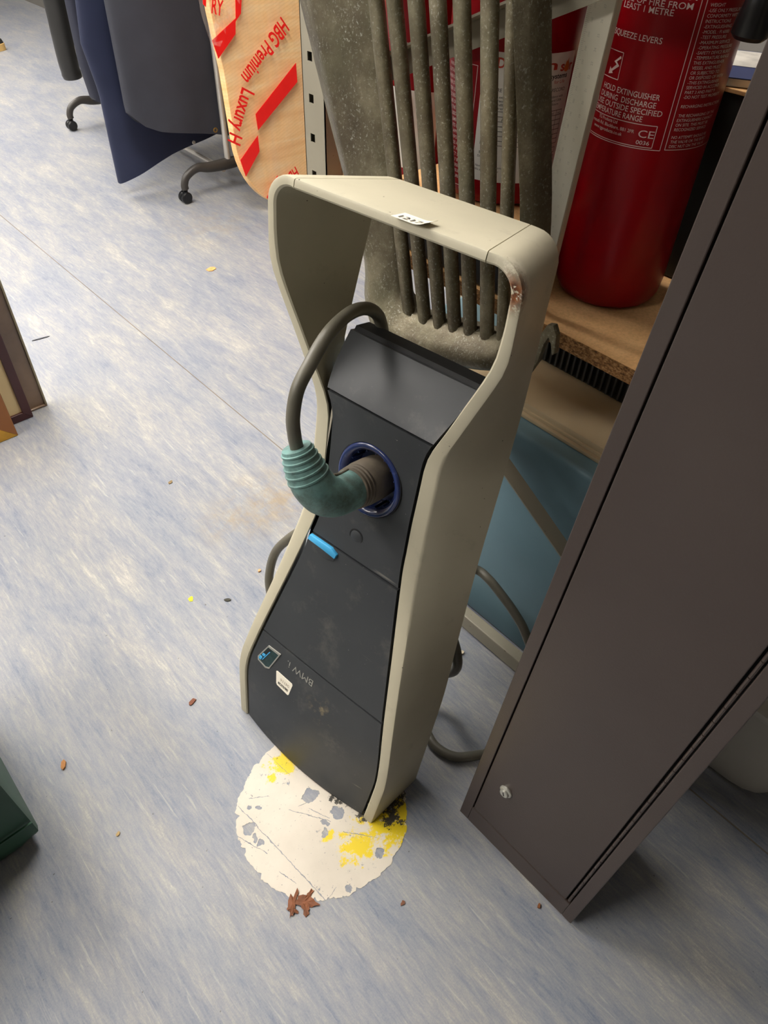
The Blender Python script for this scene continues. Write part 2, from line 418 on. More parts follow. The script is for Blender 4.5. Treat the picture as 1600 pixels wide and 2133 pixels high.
UIX = [-0.04, 0.0, 0.10, 0.15, 0.24, 0.333, 0.44, 0.53, 0.62, 0.735, 0.76, 0.80, 0.86, 0.90, 0.935, 0.985, 1.012]
UIY = [0.165, 0.169, 0.177, 0.173, 0.154, 0.134, 0.111, 0.093, 0.090, 0.092, 0.101, 0.121, 0.148, 0.167, 0.181, 0.184, 0.1835]
def ui(v): return slerp_(v, UIX, UIY, 0.018) if v < 0.98 else lerp(v, UIX, UIY)
UBX = [0.0, 0.15, 0.254, 0.396, 0.556, 0.716, 0.80, 0.90, 0.972, 1.02]
UBY = [0.197, 0.197, 0.198, 0.190, 0.182, 0.178, 0.175, 0.167, 0.160, 0.157]
def ub(v): return slerp_(v, UBX, UBY, 0.04) if v < 0.95 else lerp(v, UBX, UBY)
def section(OF, IF, OB, IB):
    """section of the hoop as 8 points: rounded lip outside/inside, back edge"""
    OF, IF, OB, IB = map(Vector, (OF, IF, OB, IB))
    a = OF.lerp(IF, min(0.45, 0.0035 / (OF - IF).length)); b = OF.lerp(OB, 0.004 / (OF - OB).length)
    c = IF.lerp(OF, min(0.45, 0.0025 / (OF - IF).length)); d = IF.lerp(IB, 0.0025 / (IF - IB).length)
    e = OB.lerp(OF, 0.004 / (OF - OB).length); e2 = OB.lerp(IB, 0.3); m1 = OF.lerp(OB, 0.5); m2 = IF.lerp(IB, 0.5)
    n = (b - a); 
    ab = a.lerp(b, 0.5) + (OF - a.lerp(b, 0.5)) * 0.45
    return [c, a, ab, b, m1, e, e2, IB, m2, d]
def side_sections(sgn):
    S = []
    vs_ = [-0.03, -0.015, 0.0, 0.03] + [0.06 + i * 0.02 for i in range(48)]
    vs_ = [v for v in vs_ if v < 1.0] + [1.012]
    for i, v in enumerate(vs_):
        w = wf(v)
        vb = v if v > 0.06 else 0.0 + (v + 0.03) * (0.06 / 0.09)
        if i == 0:
            w = 0.127; v = -w * TA; vb = 0.0
        q = [(sgn * uo(v), v, w), (sgn * ui(v), v, w), (sgn * ub(vb), vb, 0.0), (sgn * (ub(vb) - 0.013), vb, 0.001)]
        S.append(section(*q))
    for k in range(1, 9):
        f = PI / 2 * k / 8; c, s = math.cos(f), math.sin(f)
        q = [(sgn * (0.1585 + 0.04 * c), 1.012 + 0.041 * s, wf(1.012 + 0.04 * s)), (sgn * (0.1555 + 0.028 * c), 1.012 + 0.028 * s, wf(1.012 + 0.03 * s)),
             (sgn * (0.117 + 0.04 * c), 1.02 + 0.038 * s, 0.0), (sgn * (0.115 + 0.029 * c), 1.02 + 0.026 * s, 0.001)]
        S.append(section(*q))
    for t in (1.0,):
        q = [(sgn * 0.1468, 1.053, 0.1665), (sgn * 0.1468, 1.040, 0.1665), (sgn * 0.1057, 1.0585, 0.0), (sgn * 0.1057, 1.046, 0.001)]
        S.append(section(*q))
    return S
def loft(secs, local=True):
    b = B(); R = [[b.verts.new(p) for p in s] for s in secs]; n = len(R[0])
    for i in range(len(R) - 1):
        for k in range(n): b.faces.new((R[i][k], R[i][(k + 1) % n], R[i + 1][(k + 1) % n], R[i + 1][k]))
    b.faces.new(R[0][::-1]); b.faces.new(R[-1])
    return b
frs = part('frame_side', loft(side_sections(1)), M_cframe, chg, True, True, 30)
frs2 = part('frame_side', loft(side_sections(-1)), M_cframe, chg, True, True, 30)
S = []
for i in range(13):
    t = -1 + 2 * i / 12
    S.append(section((t * 0.1455, 1.053, 0.1665), (t * 0.1455, 1.040, 0.1665), (t * 0.1043, 1.0585, 0.0), (t * 0.1043, 1.046, 0.001)))
frt = part('frame_top', loft(S), M_cframe, chg, True, True, 30)
# dark seal line between hoop and panels
def shell(v0, v1, hw, wfun, back, nu=15, nv=14, vfun=None):
    """panel: curved face of half-width hw(v), depth wfun(u,v), with returns to w=back"""
    b = B()
    def P(i, j):
        v = v0 + (v1 - v0) * j / (nv - 1); u = hw(v) * (-1 + 2 * i / (nu - 1))
        if vfun: v = vfun(u, v, j / (nv - 1))
        return u, v
    F = []
    for j in range(nv):
        row = []
        for i in range(nu):
            u, v = P(i, j); row.append(b.verts.new((u, v, wfun(u, v))))
        F.append(row)
    for j in range(nv - 1):
        for i in range(nu - 1): b.faces.new((F[j][i], F[j][i + 1], F[j + 1][i + 1], F[j + 1][i]))
    rim = [F[0][i] for i in range(nu)] + [F[j][-1] for j in range(1, nv)] + [F[-1][i] for i in range(nu - 2, -1, -1)] + [F[j][0] for j in range(nv - 2, 0, -1)]
    edge = {}
    r2 = [b.verts.new((x.co.x * 0.992, x.co.y, max(back, min(x.co.z - 0.012, x.co.z)))) for x in rim]
    for k in range(len(rim)):
        b.faces.new((rim[k], r2[k], r2[(k + 1) % len(rim)], rim[(k + 1) % len(rim)]))
    return b, rim
def round_rim(b, r=0.0016):
    """bevel the sharp rim so that the panel edge catches light"""
    es = [e for e in b.edges if len(e.link_faces) == 2 and e.calc_face_angle(0) > math.radians(60)]
    bmesh.ops.bevel(b, geom=es, offset=r, segments=2, affect='EDGES', profile=0.5); return b
G = 0.0046
hwp = lambda v: ui(v) - G
# lower cover, bulging in the middle, standing on the floor
def w_low(u, v):
    h = max(0.0, 1 - (u / 0.17) ** 2); k = lerp(v, [-0.04, 0.06, 0.2, 0.2335], [0.017, 0.010, 0.003, 0.002])
    return wf(v) - 0.003 + k * h
def v_low(u, v, t):
    if t > 0.18: return v
    w_ = w_low(u, -0.03)
    vb = -w_ * TA + 0.002
    return vb + (v + 0.03) * 1.0 if t > 0 else vb
b, _ = shell(-0.03, 0.2328, hwp, w_low, 0.02, 21, 18, v_low); round_rim(b, 0.0028)
cov = part('lower_cover', b, M_cpanel, chg, True, True, 40)
b, _ = shell(0.2368, 0.4888, hwp, lambda u, v: wf(v) - 0.003 + 0.002 * (1 - (u / 0.16) ** 2), 0.02); round_rim(b, 0.0026)
door = part('access_door', b, M_cpanel, chg, True, True, 40)
# socket panel with a round hole
SC = (0.0, 0.651); SR = 0.0625
def socket_panel():
    b = B(); v0, v1 = 0.4928, 0.7645
    out = []
    for i in range(11): out.append((-hwp(v0) + 2 * hwp(v0) * i / 11, v0))
    for j in range(16): v = v0 + (v1 - v0) * j / 16; out.append((hwp(v), v))
    for i in range(11): out.append((hwp(v1) - 2 * hwp(v1) * i / 11, v1))
    for j in range(16): v = v1 + (v0 - v1) * j / 16; out.append((-hwp(v), v))
    wv = lambda v: wf(v) - 0.003
    n = len(out); rings = []
    for t in (0, 0.25, 0.5, 0.75, 1.0):
        r = []
        for (u, v) in out:
            a = math.atan2(v - SC[1], u - SC[0]); cu, cv = SC[0] + SR * math.cos(a), SC[1] + SR * math.sin(a)
            x, y = cu + (u - cu) * t, cv + (v - cv) * t; r.append(b.verts.new((x, y, wv(y))))
        rings.append(r)
    rings.insert(0, [b.verts.new((p.co.x, p.co.y, p.co.z - 0.012)) for p in rings[0]])
    rings.append([b.verts.new((p.co.x * 0.995, p.co.y, p.co.z - 0.012)) for p in rings[-1]])
    for i in range(len(rings) - 1):
        for k in range(n): b.faces.new((rings[i][k], rings[i][(k + 1) % n], rings[i + 1][(k + 1) % n], rings[i + 1][k]))
    return b
sp = part('socket_panel', socket_panel(), M_cpanel, chg, True, True, 40)
# upper cover sloping back
def w_top(u, v):
    t = max(0, (v - 0.768) / (0.844 - 0.768)); return wf(0.768) - 0.004 - 0.055 * t ** 1.2 - 0.001 * (u / 0.1) ** 2
hwt = lambda v: lerp(v, [0.768, 0.80, 0.85], [0.101, 0.110, 0.119])
b, _ = shell(0.7685, 0.844, hwt, w_top, 0.0, 15, 12)
part('upper_cover', round_rim(b, 0.003), M_cpanel, chg, True, True, 40)
# dark core behind the panels
b = B()
def core(i, j):
    v = lerp(j, [0, 0.93, 1], [0.004, 0.80, 0.8495]); a = i * 4
    h = min(ui(v) - 0.004, ub(max(v, 0)) - 0.014) if v < 0.76 else hwt(v) - 0.003
    ww = wf(v) - 0.011 if v < 0.765 else max(0.034, w_top(0, v) - 0.007)
    if 0.578 < v < 0.725: ww = 0.045
    v2 = v if v > 0.05 else max(v, -0.0)
    pts = [(-h, ww), (h, ww), (ub(v) - 0.02 if v < 0.76 else h, 0.003), (-(ub(v) - 0.02) if v < 0.76 else -h, 0.003)]
    q = pts[int(round(a)) % 4]; return Vector((q[0], v2, q[1]))
V = grid(b, 4, 40, core, True); b.faces.new(V[0][::-1]); b.faces.new(V[-1])
part('back_shell', b, M_gap, chg, False, True)
# socket ring and recess
SM = Matrix.Translation((SC[0], SC[1], 0.0885)) 
b = B(); lathe(b, [(0.0462, -0.034), (0.0474, -0.007), (0.0484, -0.003), (0.0500, 0.0004), (0.0540, 0.0040), (0.0590, 0.0052), (0.0612, 0.0034), (0.0620, -0.0005), (0.0620, -0.01)], SM, 64)
rg = part('socket_ring', b, M_ring, chg, True, True, 60)
b = B(); lathe(b, [(0.0480, -0.004), (0.0468, -0.034), (0.0, -0.034)], SM, 48)
part('socket_recess', b, M_recess, rg, True, True)
b = B()
for k in range(16):
    a = 2 * PI * k / 16; c, s = math.cos(a), math.sin(a)
    Mk = SM @ Matrix.Rotation(a, 4, 'Z'); box(b, 0.0445, 0.0478, -0.0006, 0.0006, -0.034, -0.004, M=Mk)
part('recess_ribs', b, M_ring, rg, False, True)
# seal around ring
b = B(); lathe(b, [(0.0612, -0.006), (0.0618, 0.0012), (0.0634, 0.0012), (0.064, -0.006)], SM, 64); part('ring_seal', b, M_gap, rg, True, True)
# round button
wb = wf(0.533) - 0.003
b = B(); lathe(b, [(0.0, 0.0016), (0.0085, 0.0014), (0.0112, 0.0002), (0.012, -0.0012)], Matrix.Translation((-0.007, 0.533, wb)), 32); part('button', b, M_cpanel, chg, True, True)
b = B(); lathe(b, [(0.0118, 0.0003), (0.0132, 0.0006), (0.0145, 0.0003), (0.0145, -0.001)], Matrix.Translation((-0.007, 0.533, wb)), 32); part('button_rim', b, M_black, chg, True, True)
# blue pull tab on the door's upper edge
def wp(u, v, d): return Vector((u, v, wf(v) - 0.003 + d))
b = B(); prism(b, [(-0.0985, 0.4785), (-0.0955, 0.4892), (-0.045, 0.4892), (-0.031, 0.4838), (-0.033, 0.4745), (-0.06, 0.4768)], lambda a, c: wp(a, c, 0.0), lambda a, c: wp(a, c, 0.0075), 0.0015)
part('pull_tab', b, M_bluetab, door, True, True, label='light blue pull tab')
b = B(); prism(b, [(-0.098, 0.4765), (-0.062, 0.4748), (-0.034, 0.4728), (-0.036, 0.4665), (-0.052, 0.4605), (-0.07, 0.4625), (-0.085, 0.468)], lambda a, c: wp(a, c, 0.0), lambda a, c: wp(a, c, 0.0035), 0.0012)
part('tab_scoop', b, M_cpanel, door, True, True)
# badge window
bq = [(-0.128, 0.2125), (-0.0945, 0.2145), (-0.1135, 0.163), (-0.124, 0.1575), (-0.147, 0.1615), (-0.149, 0.170)]
def inset(poly, k):
    cx = sum(p[0] for p in poly) / len(poly); cy = sum(p[1] for p in poly) / len(poly)
    return [(cx + (x - cx) * k, cy + (y - cy) * k) for x, y in poly]
def wl(u, v, d): return Vector((u, v, w_low(u, v) + d))
b = B()
for i in range(len(bq)):
    j = (i + 1) % len(bq); a0, a1 = bq[i], bq[j]; c = inset(bq, 0.86); q = [a0, a1, c[j], c[i]]
    prism(b, q, lambda x, y: wl(x, y, -0.001), lambda x, y: wl(x, y, 0.0016))
bdg = part('badge_frame', b, M_chrome, cov, False, True)
b = B(); prism(b, inset(bq, 0.88), lambda x, y: wl(x, y, -0.001), lambda x, y: wl(x, y, 0.0007)); part('badge_window', b, M_badge, bdg, False, True)
b = B(); prism(b, [(-0.127, 0.205), (-0.1195, 0.206), (-0.134, 0.172), (-0.1415, 0.171)], lambda x, y: wl(x, y, 0.0), lambda x, y: wl(x, y, 0.0012)); part('badge_slot', b, M_gap, bdg, False, True)
b = B()
prism(b, [(-0.1225, 0.2), (-0.1205, 0.2), (-0.1345, 0.171), (-0.1365, 0.171)], lambda x, y: wl(x, y, 0.0), lambda x, y: wl(x, y, 0.0019))
prism(b, [(-0.137, 0.1865), (-0.130, 0.1875), (-0.132, 0.1815), (-0.139, 0.181)], lambda x, y: wl(x, y, 0.0), lambda x, y: wl(x, y, 0.0024))
prism(b, [(-0.143, 0.176), (-0.136, 0.1765), (-0.139, 0.168), (-0.1455, 0.169)], lambda x, y: wl(x, y, 0.0), lambda x, y: wl(x, y, 0.0024))
part('badge_light', b, M_bluetab, bdg, False, True)
# raised lettering, upside down because the unit is upside down
b = B()
lettering(b, 'BMW i.', lambda a, c: wl(-a, 0.2145 - c, 0.0006), cap=0.0150, width=0.0680, bold=-0.004, origin=(0.0070, 0))
part('lettering', b, M_chrome, cov, False, True)
# white date sticker
sq = [(-0.0955, 0.1715), (-0.093, 0.1735), (-0.052, 0.1725), (-0.0495, 0.1695), (-0.0535, 0.1415), (-0.056, 0.139), (-0.0865, 0.1415), (-0.0895, 0.1445)]
b = B(); prism(b, sq, lambda x, y: wl(x, y, 0.0), lambda x, y: wl(x, y, 0.0005)); stk = part('date_sticker', b, M_white, cov, False, True)
b = B(); lettering(b, '08/03/28', lambda a, c: wl(-a, c, 0.0008), cap=0.0062, width=0.028, origin=(0.0565, 0.0), bold=0.02) if False else None
lettering(b, '08/03/28', lambda a, c: wl(-a, 0.1525 - c, 0.0008), cap=0.0058, width=0.0275, origin=(0.0575, 0.0), bold=0.02)
part('sticker_date', b, M_ink, stk, False, True)
b = B(); lettering(b, '04116', lambda a, c: wl(-a, 0.1640 - c, 0.0008), cap=0.0065, width=0.025, origin=(0.0560, 0.0)); part('sticker_number', b, M_inkgrey, stk, False, True)
# lot ticket lying on the hoop
def topf(a, c, d=0.0): 
    u = 0.0175 + a; ww = 0.176 - c
    lift = 0.0006 + 0.004 * max(0, (a - 0.03) / 0.016) ** 2
    return Vector((u + 0.0 - 0.09 * c, 1.0535 + (0.1665 - min(ww, 0.1665)) * 0.033 + lift + d, ww))
b = B(); grid(b, 10, 4, lambda s, t: topf(s * 0.047, 0.001 + t * 0.030)); tk = part('lot_ticket', b, M_white, chg, False, True)
sol = tk.modifiers.new('thickness', 'SOLIDIFY'); sol.thickness = 0.0004
b = B(); lettering(b, '1217', lambda a, c: topf(a, c, 0.0007), cap=0.0115, width=0.031, origin=(0.007, 0.005), bold=0.01); part('ticket_number', b, M_ink, tk, False, True)
b = B(); lettering(b, 'Bidders Auction', lambda a, c: topf(a, c, 0.0007), cap=0.0038, width=0.034, origin=(0.006, 0.0245)) if False else None
lettering(b, 'Lot No.', lambda a, c: topf(a, c, 0.0007), cap=0.0032, width=0.013, origin=(0.018, 0.0195)); part('ticket_print', b, M_inkgrey, tk, False, True)

# ------------------------------------------------------------------ charging cable and connector
cab = thing('charging_cable', 'grey charging cable with dusty teal angled plug pushed into the charger socket', 'cable', mat=CHM)
def catl(p, n=8): return catmull(p, n)
# connector: straight collar out of the socket, elbow, ribbed neck
b = B(); CM = Matrix.Translation((SC[0], SC[1], 0.062))
lathe(b, [(0.0, 0.0), (0.034, 0.0), (0.0355, 0.02), (0.0355, 0.046), (0.0335, 0.050), (0.0345, 0.0515), (0.0345, 0.0545), (0.0325, 0.056), (0.0325, 0.0575), (0.034, 0.0585), (0.034, 0.0615), (0.032, 0.063), (0.032, 0.0645), (0.0332, 0.0655), (0.0332, 0.068), (0.031, 0.0695), (0.0, 0.0695)], CM, 40)
con = part('connector_collar', b, M_collar, cab, True, True, 40)
path = [(0, 0.651, 0.128), (0, 0.650, 0.150), (-0.002, 0.651, 0.168), (-0.009, 0.660, 0.187), (-0.019, 0.676, 0.199), (-0.029, 0.695, 0.206), (-0.0375, 0.712, 0.2105), (-0.0455, 0.729, 0.2145)]
pp = catl(path, 6); n_ = len(pp)
rr = [lerp(i / (n_ - 1), [0, 0.22, 0.42, 0.6, 0.75, 0.9, 1.0], [0.0310, 0.0300, 0.0320, 0.0318, 0.0290, 0.0245, 0.0215]) for i in range(n_)]
b = B(); tube(b, pp, rr, 32); hs = part('connector_body', b, M_teal, cab, True, True, 50)
b = B()
for k in range(5):
    i = n_ - 3 - k * 3; p = pp[i]; t = (pp[i + 1] - pp[i - 1]).normalized(); q = t.to_track_quat('Z', 'Y').to_matrix().to_4x4()
    lathe(b, [(rr[i] - 0.002, -0.0026), (rr[i] + 0.0016, -0.0012), (rr[i] + 0.0016, 0.0012), (rr[i] - 0.002, 0.0026)], Matrix.Translation(p) @ q, 32)
part('neck_rings', b, M_teal, hs, True, True, 60)
# seam groove along the straight body
b = B(); tube(b, [(-0.012, 0.651 + 0.0285, 0.131), (-0.012, 0.651 + 0.0272, 0.148), (-0.0145, 0.651 + 0.0285, 0.16)], 0.0022, 8); part('body_groove', b, M_collar, hs, True, True)
cpts = [(-0.0440, 0.726, 0.2135), (-0.0475, 0.748, 0.219), (-0.0515, 0.777, 0.222), (-0.0555, 0.813, 0.215), (-0.0580, 0.842, 0.195), (-0.066, 0.873, 0.160), (-0.077, 0.8885, 0.115), (-0.087, 0.8905, 0.070), (-0.093, 0.880, 0.030), (-0.096, 0.855, 0.000),
        (-0.097, 0.80, -0.024), (-0.10, 0.70, -0.035), (-0.13, 0.55, -0.045), (-0.20, 0.40, -0.040), (-0.253, 0.32, -0.030), (-0.282, 0.269, -0.030), (-0.293, 0.214, -0.030), (-0.288, 0.160, -0.030), (-0.25, 0.09, -0.03), (-0.15, 0.045, -0.05), (0.0, 0.04, -0.08), (0.08, 0.07, -0.11)]
wpts = [CHM @ Vector(p) for p in cpts]
wpts += [Vector(p) for p in ((0.66, 0.50, 0.10), (0.64, 0.452, 0.20), (0.635, 0.452, 0.262), (0.655, 0.50, 0.30), (0.72, 0.58, 0.29), (0.80, 0.61, 0.255), (0.836, 0.582, 0.236), (0.838, 0.547, 0.233), (0.838, 0.503, 0.215), (0.838, 0.465, 0.193), (0.836, 0.430, 0.165), (0.82, 0.37, 0.10), (0.77, 0.325, 0.03), (0.70, 0.327, 0.0105), (0.644, 0.342, 0.0105), (0.634, 0.348, 0.0105), (0.594, 0.376, 0.0105), (0.578, 0.412, 0.0105), (0.582, 0.447, 0.0105), (0.61, 0.50, 0.0105), (0.68, 0.56, 0.0105), (0.74, 0.66, 0.0105), (0.72, 0.80, 0.0105))]
b = B(); tube(b, catmull(wpts, 8), 0.0098, 14); part('cable', b, M_cable, cab, True)

# ------------------------------------------------------------------ shelving rack
rk = thing('shelving_rack', 'grey steel shelving rack with a chipboard shelf behind the charger', 'shelf', (0.87, 0.4, 0))
def post(x, y, sx, sy, zt=1.95):
    """C-section upright, slotted face towards -x if sx=1; y = outer side"""
    b = B(); W, t = 0.062, 0.002; d = 0.04
    y1 = y; y0 = y - sy * W
    lo, hi = min(y0, y1), max(y0, y1); yc = y - sy * 0.024; hw = 0.0065
    xa, xb = (x, x + t) if sx > 0 else (x - t, x)
    box(b, xa, xb, lo, yc - hw, 0, zt); box(b, xa, xb, yc + hw, hi, 0, zt)
    z = 0.018; prev = 0.0
    while z < zt - 0.03:
        box(b, xa, xb, yc - hw, yc + hw, prev, z); prev = z + 0.0145; z += 0.0660
    box(b, xa, xb, yc - hw, yc + hw, prev, zt)
    xc, xd = (x, x + d) if sx > 0 else (x - d, x)
    box(b, xc, xd, hi - t, hi, 0, zt); box(b, xc, xd, lo, lo + t, 0, zt)
    box(b, xd - t if sx > 0 else xc, xd if sx > 0 else xc + t, lo, hi, 0, zt)
    return b
for (x, y, sx, sy) in ((0.87, 1.172, 1, 1), (1.40, 1.172, -1, 1), (0.87, 0.14, 1, -1), (1.40, 0.14, -1, -1)):
    part('post', post(x, y, sx, sy), M_rack, rk)
sb = part('shelf_board', box(B(), 0.8725, 1.398, 0.205, 1.10, 0.798, 0.8225), M_chip, rk)
part('board_edge', box(B(), 0.8695, 0.8725, 0.205, 1.10, 0.7985, 0.822), M_chipedge, sb)
part('shelf_beam', box(B(), 1.36, 1.398, 0.20, 1.11, 0.745, 0.798), M_rack, rk)
for x0 in (0.8725, 1.36): part('shelf_beam', box(B(), x0, x0 + 0.035, 0.20, 1.11, 1.90, 1.94), M_rack, rk)
part('bottom_rail', box(B(), 0.842, 0.8695, 0.15, 1.10, 0.006, 0.050, 0.003), M_rack, rk)
# angle-section braces in the rack's front plane
def angle_bar(p0, p1, wd, tk, up):
    p0, p1 = Vector(p0), Vector(p1); d = (p1 - p0).normalized(); up = Vector(up); s = d.cross(up).normalized(); up = s.cross(d)
    b = B(); L = (p1 - p0).length
    M_ = Matrix(((d.x, s.x, up.x, p0.x), (d.y, s.y, up.y, p0.y), (d.z, s.z, up.z, p0.z), (0, 0, 0, 1)))
    box(b, 0, L, 0, wd, -tk, 0, M=M_); box(b, 0, L, 0, tk, -wd, -tk, M=M_)
    return b
part('brace', angle_bar((0.866, 0.80, 0.673), (0.866, 0.155, 0.286), 0.032, 0.003, (0, 0, 1)), M_rack, rk)
part('brace', angle_bar((0.866, 1.06, 1.069), (0.866, 0.15, 1.465), 0.034, 0.003, (0, 0, 1)), M_rack, rk)

# ------------------------------------------------------------------ things in and on the rack
bbx = B(); box(bbx, 0.900, 1.34, 0.37, 1.02, 0.0, 0.575, 0.012, 3)
tag(part('storage_chest', bbx, M_bluebox, None, True), 'pale blue painted chest on the floor under the chipboard shelf', 'chest')
tr = thing('plastic_tray', 'beige plastic tray lying on the pale blue chest', 'tray', (1.0, 0.6, 0.576))
b = B(); box(b, 0.938, 1.30, 0.40, 0.815, 0.576, 0.584, 0.002); box(b, 0.950, 1.29, 0.412, 0.803, 0.584, 0.602, 0.004)
part('body', b, M_beige, tr, True)
b = B(); box(b, 0.946, 0.952, 0.404, 0.811, 0.584, 0.590, 0.001); part('rim', b, M_beige, tr)
cr = thing('ribbed_crate', 'black ribbed plastic crate on the beige tray, under the chipboard shelf', 'crate', (1.15, 0.6, 0.603))
part('body', box(B(), 1.085, 1.27, 0.43, 0.79, 0.603, 0.77, 0.006), M_black, cr)
b0 = None
for k in range(26):
    y = 0.437 + k * 0.0135
    if b0 is None:
        b0 = part('rib', box(B(), 1.078, 1.0855, 0.437, 0.4415, 0.61, 0.76, 0.001), simple('rib_plastic', srgb(52, 54, 54), 0.5), cr)
    else:
        o = b0.copy(); COL.objects.link(o); o.parent = cr; o.location = (0, k * 0.0135, 0)
def storage_box():
    t = thing('storage_box', 'cloudy white plastic storage box on the floor behind the brown locker', 'box', (1.1, 0.1, 0))
    m = simple('cloudy_plastic', srgb(196, 190, 178), 0.4, var=0.05)
    b = B()
    def f(s, tt):
        a = 2 * PI * s; z = 0.28 * tt; k = 0.86 + 0.14 * min(1, z / 0.05) ** 0.5 if z < 0.05 else 1.0 + (z - 0.05) * 0.12
        n = 6.0; c, sn = math.cos(a), math.sin(a); r = (abs(c) ** n + abs(sn) ** n) ** (-1 / n)
        return Vector((1.142 + 0.186 * r * c * k, 0.11 + 0.215 * r * sn * k, 0.0005 + z))
    V = grid(b, 64, 14, f, True); b.faces.new(V[0][::-1]); part('body', b, m, t, True)
    b = B(); box(b, 0.924, 1.350, -0.14, 0.345, 0.281, 0.300, 0.008); part('lid', b, m, t, True)
storage_box()

# ------------------------------------------------------------------ fire extinguishers
def cylf(cx, cy, r):
    """(arc length from angle 0, z) -> point on the cylinder just above the paint"""
    return lambda a, c, d=0.0004: Vector((cx + (r + d) * math.cos(a / r), cy + (r + d) * math.sin(a / r), c))
def ext_body(cx, cy, r, z0, h, label):
    t = thing('fire_extinguisher', label, 'extinguisher', (cx, cy, z0), group='red fire extinguishers on the rack')
    Mx = Matrix.Translation((cx, cy, z0))
    prof = [(0.0, 0.004), (r * 0.62, 0.004), (r * 0.66, 0.0), (r * 0.80, 0.0), (r * 0.91, 0.006), (r * 0.975, 0.018), (r, 0.038), (r, h - 0.075)]
    for k in range(1, 9):
        a = PI / 2 * k / 9; prof.append((0.022 + (r - 0.022) * math.cos(a), h - 0.075 + 0.062 * math.sin(a)))
    prof += [(0.022, h - 0.01), (0.022, h), (0, h)]
    b = B(); lathe(b, prof, Mx, 64); body = part('cylinder', b, M_red, t, True, False, 40)
    b = B(); lathe(b, [(0.018, h), (0.019, h + 0.03), (0.013, h + 0.034), (0.013, h + 0.055), (0, h + 0.055)], Mx, 24); part('valve', b, M_brass, t, True)
    b = B(); box(b, cx - 0.012, cx + 0.012, cy - 0.12, cy + 0.01, z0 + h + 0.05, z0 + h + 0.057, 0.002); part('carry_handle', b, M_rubber, t)
    b = B(); box(b, cx - 0.012, cx + 0.012, cy - 0.125, cy + 0.012, z0 + h + 0.078, z0 + h + 0.085, 0.002); box(b, cx - 0.01, cx + 0.01, cy - 0.005, cy + 0.012, z0 + h + 0.05, z0 + h + 0.08); part('squeeze_lever', b, M_rubber, t)
    return t, body
D2R = PI / 180
# nearest one, right of the steel rule
R1 = 0.0870; e1, e1b = ext_body(1.047, 0.576, R1, 0.823, 0.555, 'tall red fire extinguisher with white instruction print, nearest the brown locker')
f1 = cylf(1.047, 0.576, R1); A1 = lambda d: d * D2R * R1
b = B()
def line1(s, z, t0=None, t1=None, cap=0.0068, bold=0.003):
    if t0 is None: lettering(b, s, f1, cap=cap, origin=(A1(t1), z), align='R', bold=bold)
    elif t1 is None: lettering(b, s, f1, cap=cap, origin=(A1(t0), z), bold=bold)
    else: lettering(b, s, f1, cap=cap, width=A1(t1 - t0), origin=(A1(t0), z), bold=bold)
line1('AT BASE OF FIRE FROM', 1.2305, 141, 219.3); line1('AT LEAST 1 METRE', 1.2225, 147, 205.8); line1('SAFETY PIN AIM', 1.2400, 150, 221)
line1('SQUEEZE LEVERS', 1.1925, 153.5, 202.6)
line1('HOLD EXTINGUISHER', 1.1305, 155, 212.8); line1('DURING  DISCHARGE', 1.1210, 153.5, 211.3); line1('DO NOT USE OUTSIDE SPECIFIED', 1.1120, 122, 218.3); line1('TEMPERATURE RANGE', 1.1030, 146, 202.8)
line1('TG Products Ltd', 1.0945, 158, 181, 0.0042, 0.0); line1('Plymouth Rd, Blackburn, BB1 2PR', 1.0880, 146, 198.5, 0.0042, 0.0); line1('www.tgproducts.co.uk', 1.0815, 153, 188, 0.0042, 0.0)
line1('CE', 1.0845, 202.6, 216.3, 0.0092, 0.0); line1('0036', 1.0757, 202.3, 214.1, 0.0050, 0.005)
lw = 0.0009
def hl(z, a0, a1): quadf(b, f1, A1(a0), A1(a1), z - lw / 2, z + lw / 2, 24)
def vl(a, z0, z1): quadf(b, f1, A1(a) - lw / 2, A1(a) + lw / 2, z0, z1)
hl(1.1000, 120, 217.2); hl(1.0727, 120, 217.2); vl(217.2, 1.0727, 1.1000); hl(1.0703, 120, 224.8); vl(224.8, 1.0703, 1.33)
hl(1.0715, 229, 300); vl(229, 1.0715, 1.33); vl(299, 1.0715, 1.33)
vl(171, 1.1445, 1.1755); hl(1.1755, 140, 171); hl(1.1445, 140, 171); vl(140, 1.1445, 1.1755)
# bolt arrow pictogram
bolt = [(158.5, 1.1490), (160.8, 1.1582), (161.8, 1.1565), (167.5, 1.1592), (163.6, 1.1630), (169.2, 1.1700), (167.8, 1.1722), (168.6, 1.1672), (161.2, 1.1642), (164.6, 1.1596), (161.0, 1.1538), (163.0, 1.1526)]
bolt = [(168.9, 1.1715), (162.4, 1.1635), (166.0, 1.1610), (160.6, 1.1540), (158.4, 1.1565), (157.8, 1.1478), (163.4, 1.1500), (162.0, 1.1522), (169.4, 1.1600), (165.4, 1.1640), (169.9, 1.1690)]
b.faces.new([b.verts.new(f1(A1(t), z, 0.0006)) for t, z in bolt])
part('instruction_print', b, M_print, e1b)
b = B()
small = ['WEIGHT', '-USE ONLY PRESSURE', 'CONFORMITY WITH', 'INSTRUCTIONS', '-EXTINGUISHING', '-MODEL : FI 6000', '-TEST PRESSURE', '-MAXIMUM SERVICE', '-OPERATING PRESSURE', '-SAFETY DEVICE BURST', '-TEMPERATURE RANGE', 'THIS EXTINGUISHER', 'VESSEL AND MUST', 'OR SUBJECTED TO', 'OR DISPOSED OF WITH', '-THIS EXTINGUISHER', 'SERVICED IN ACCORD', 'PART 3 AND PART 9', '-DO NOT TEST PROPERTY']
z = 1.2345
for s in small: line1(s, z, 232.3, None, 0.0037, 0.0); z -= 0.00555
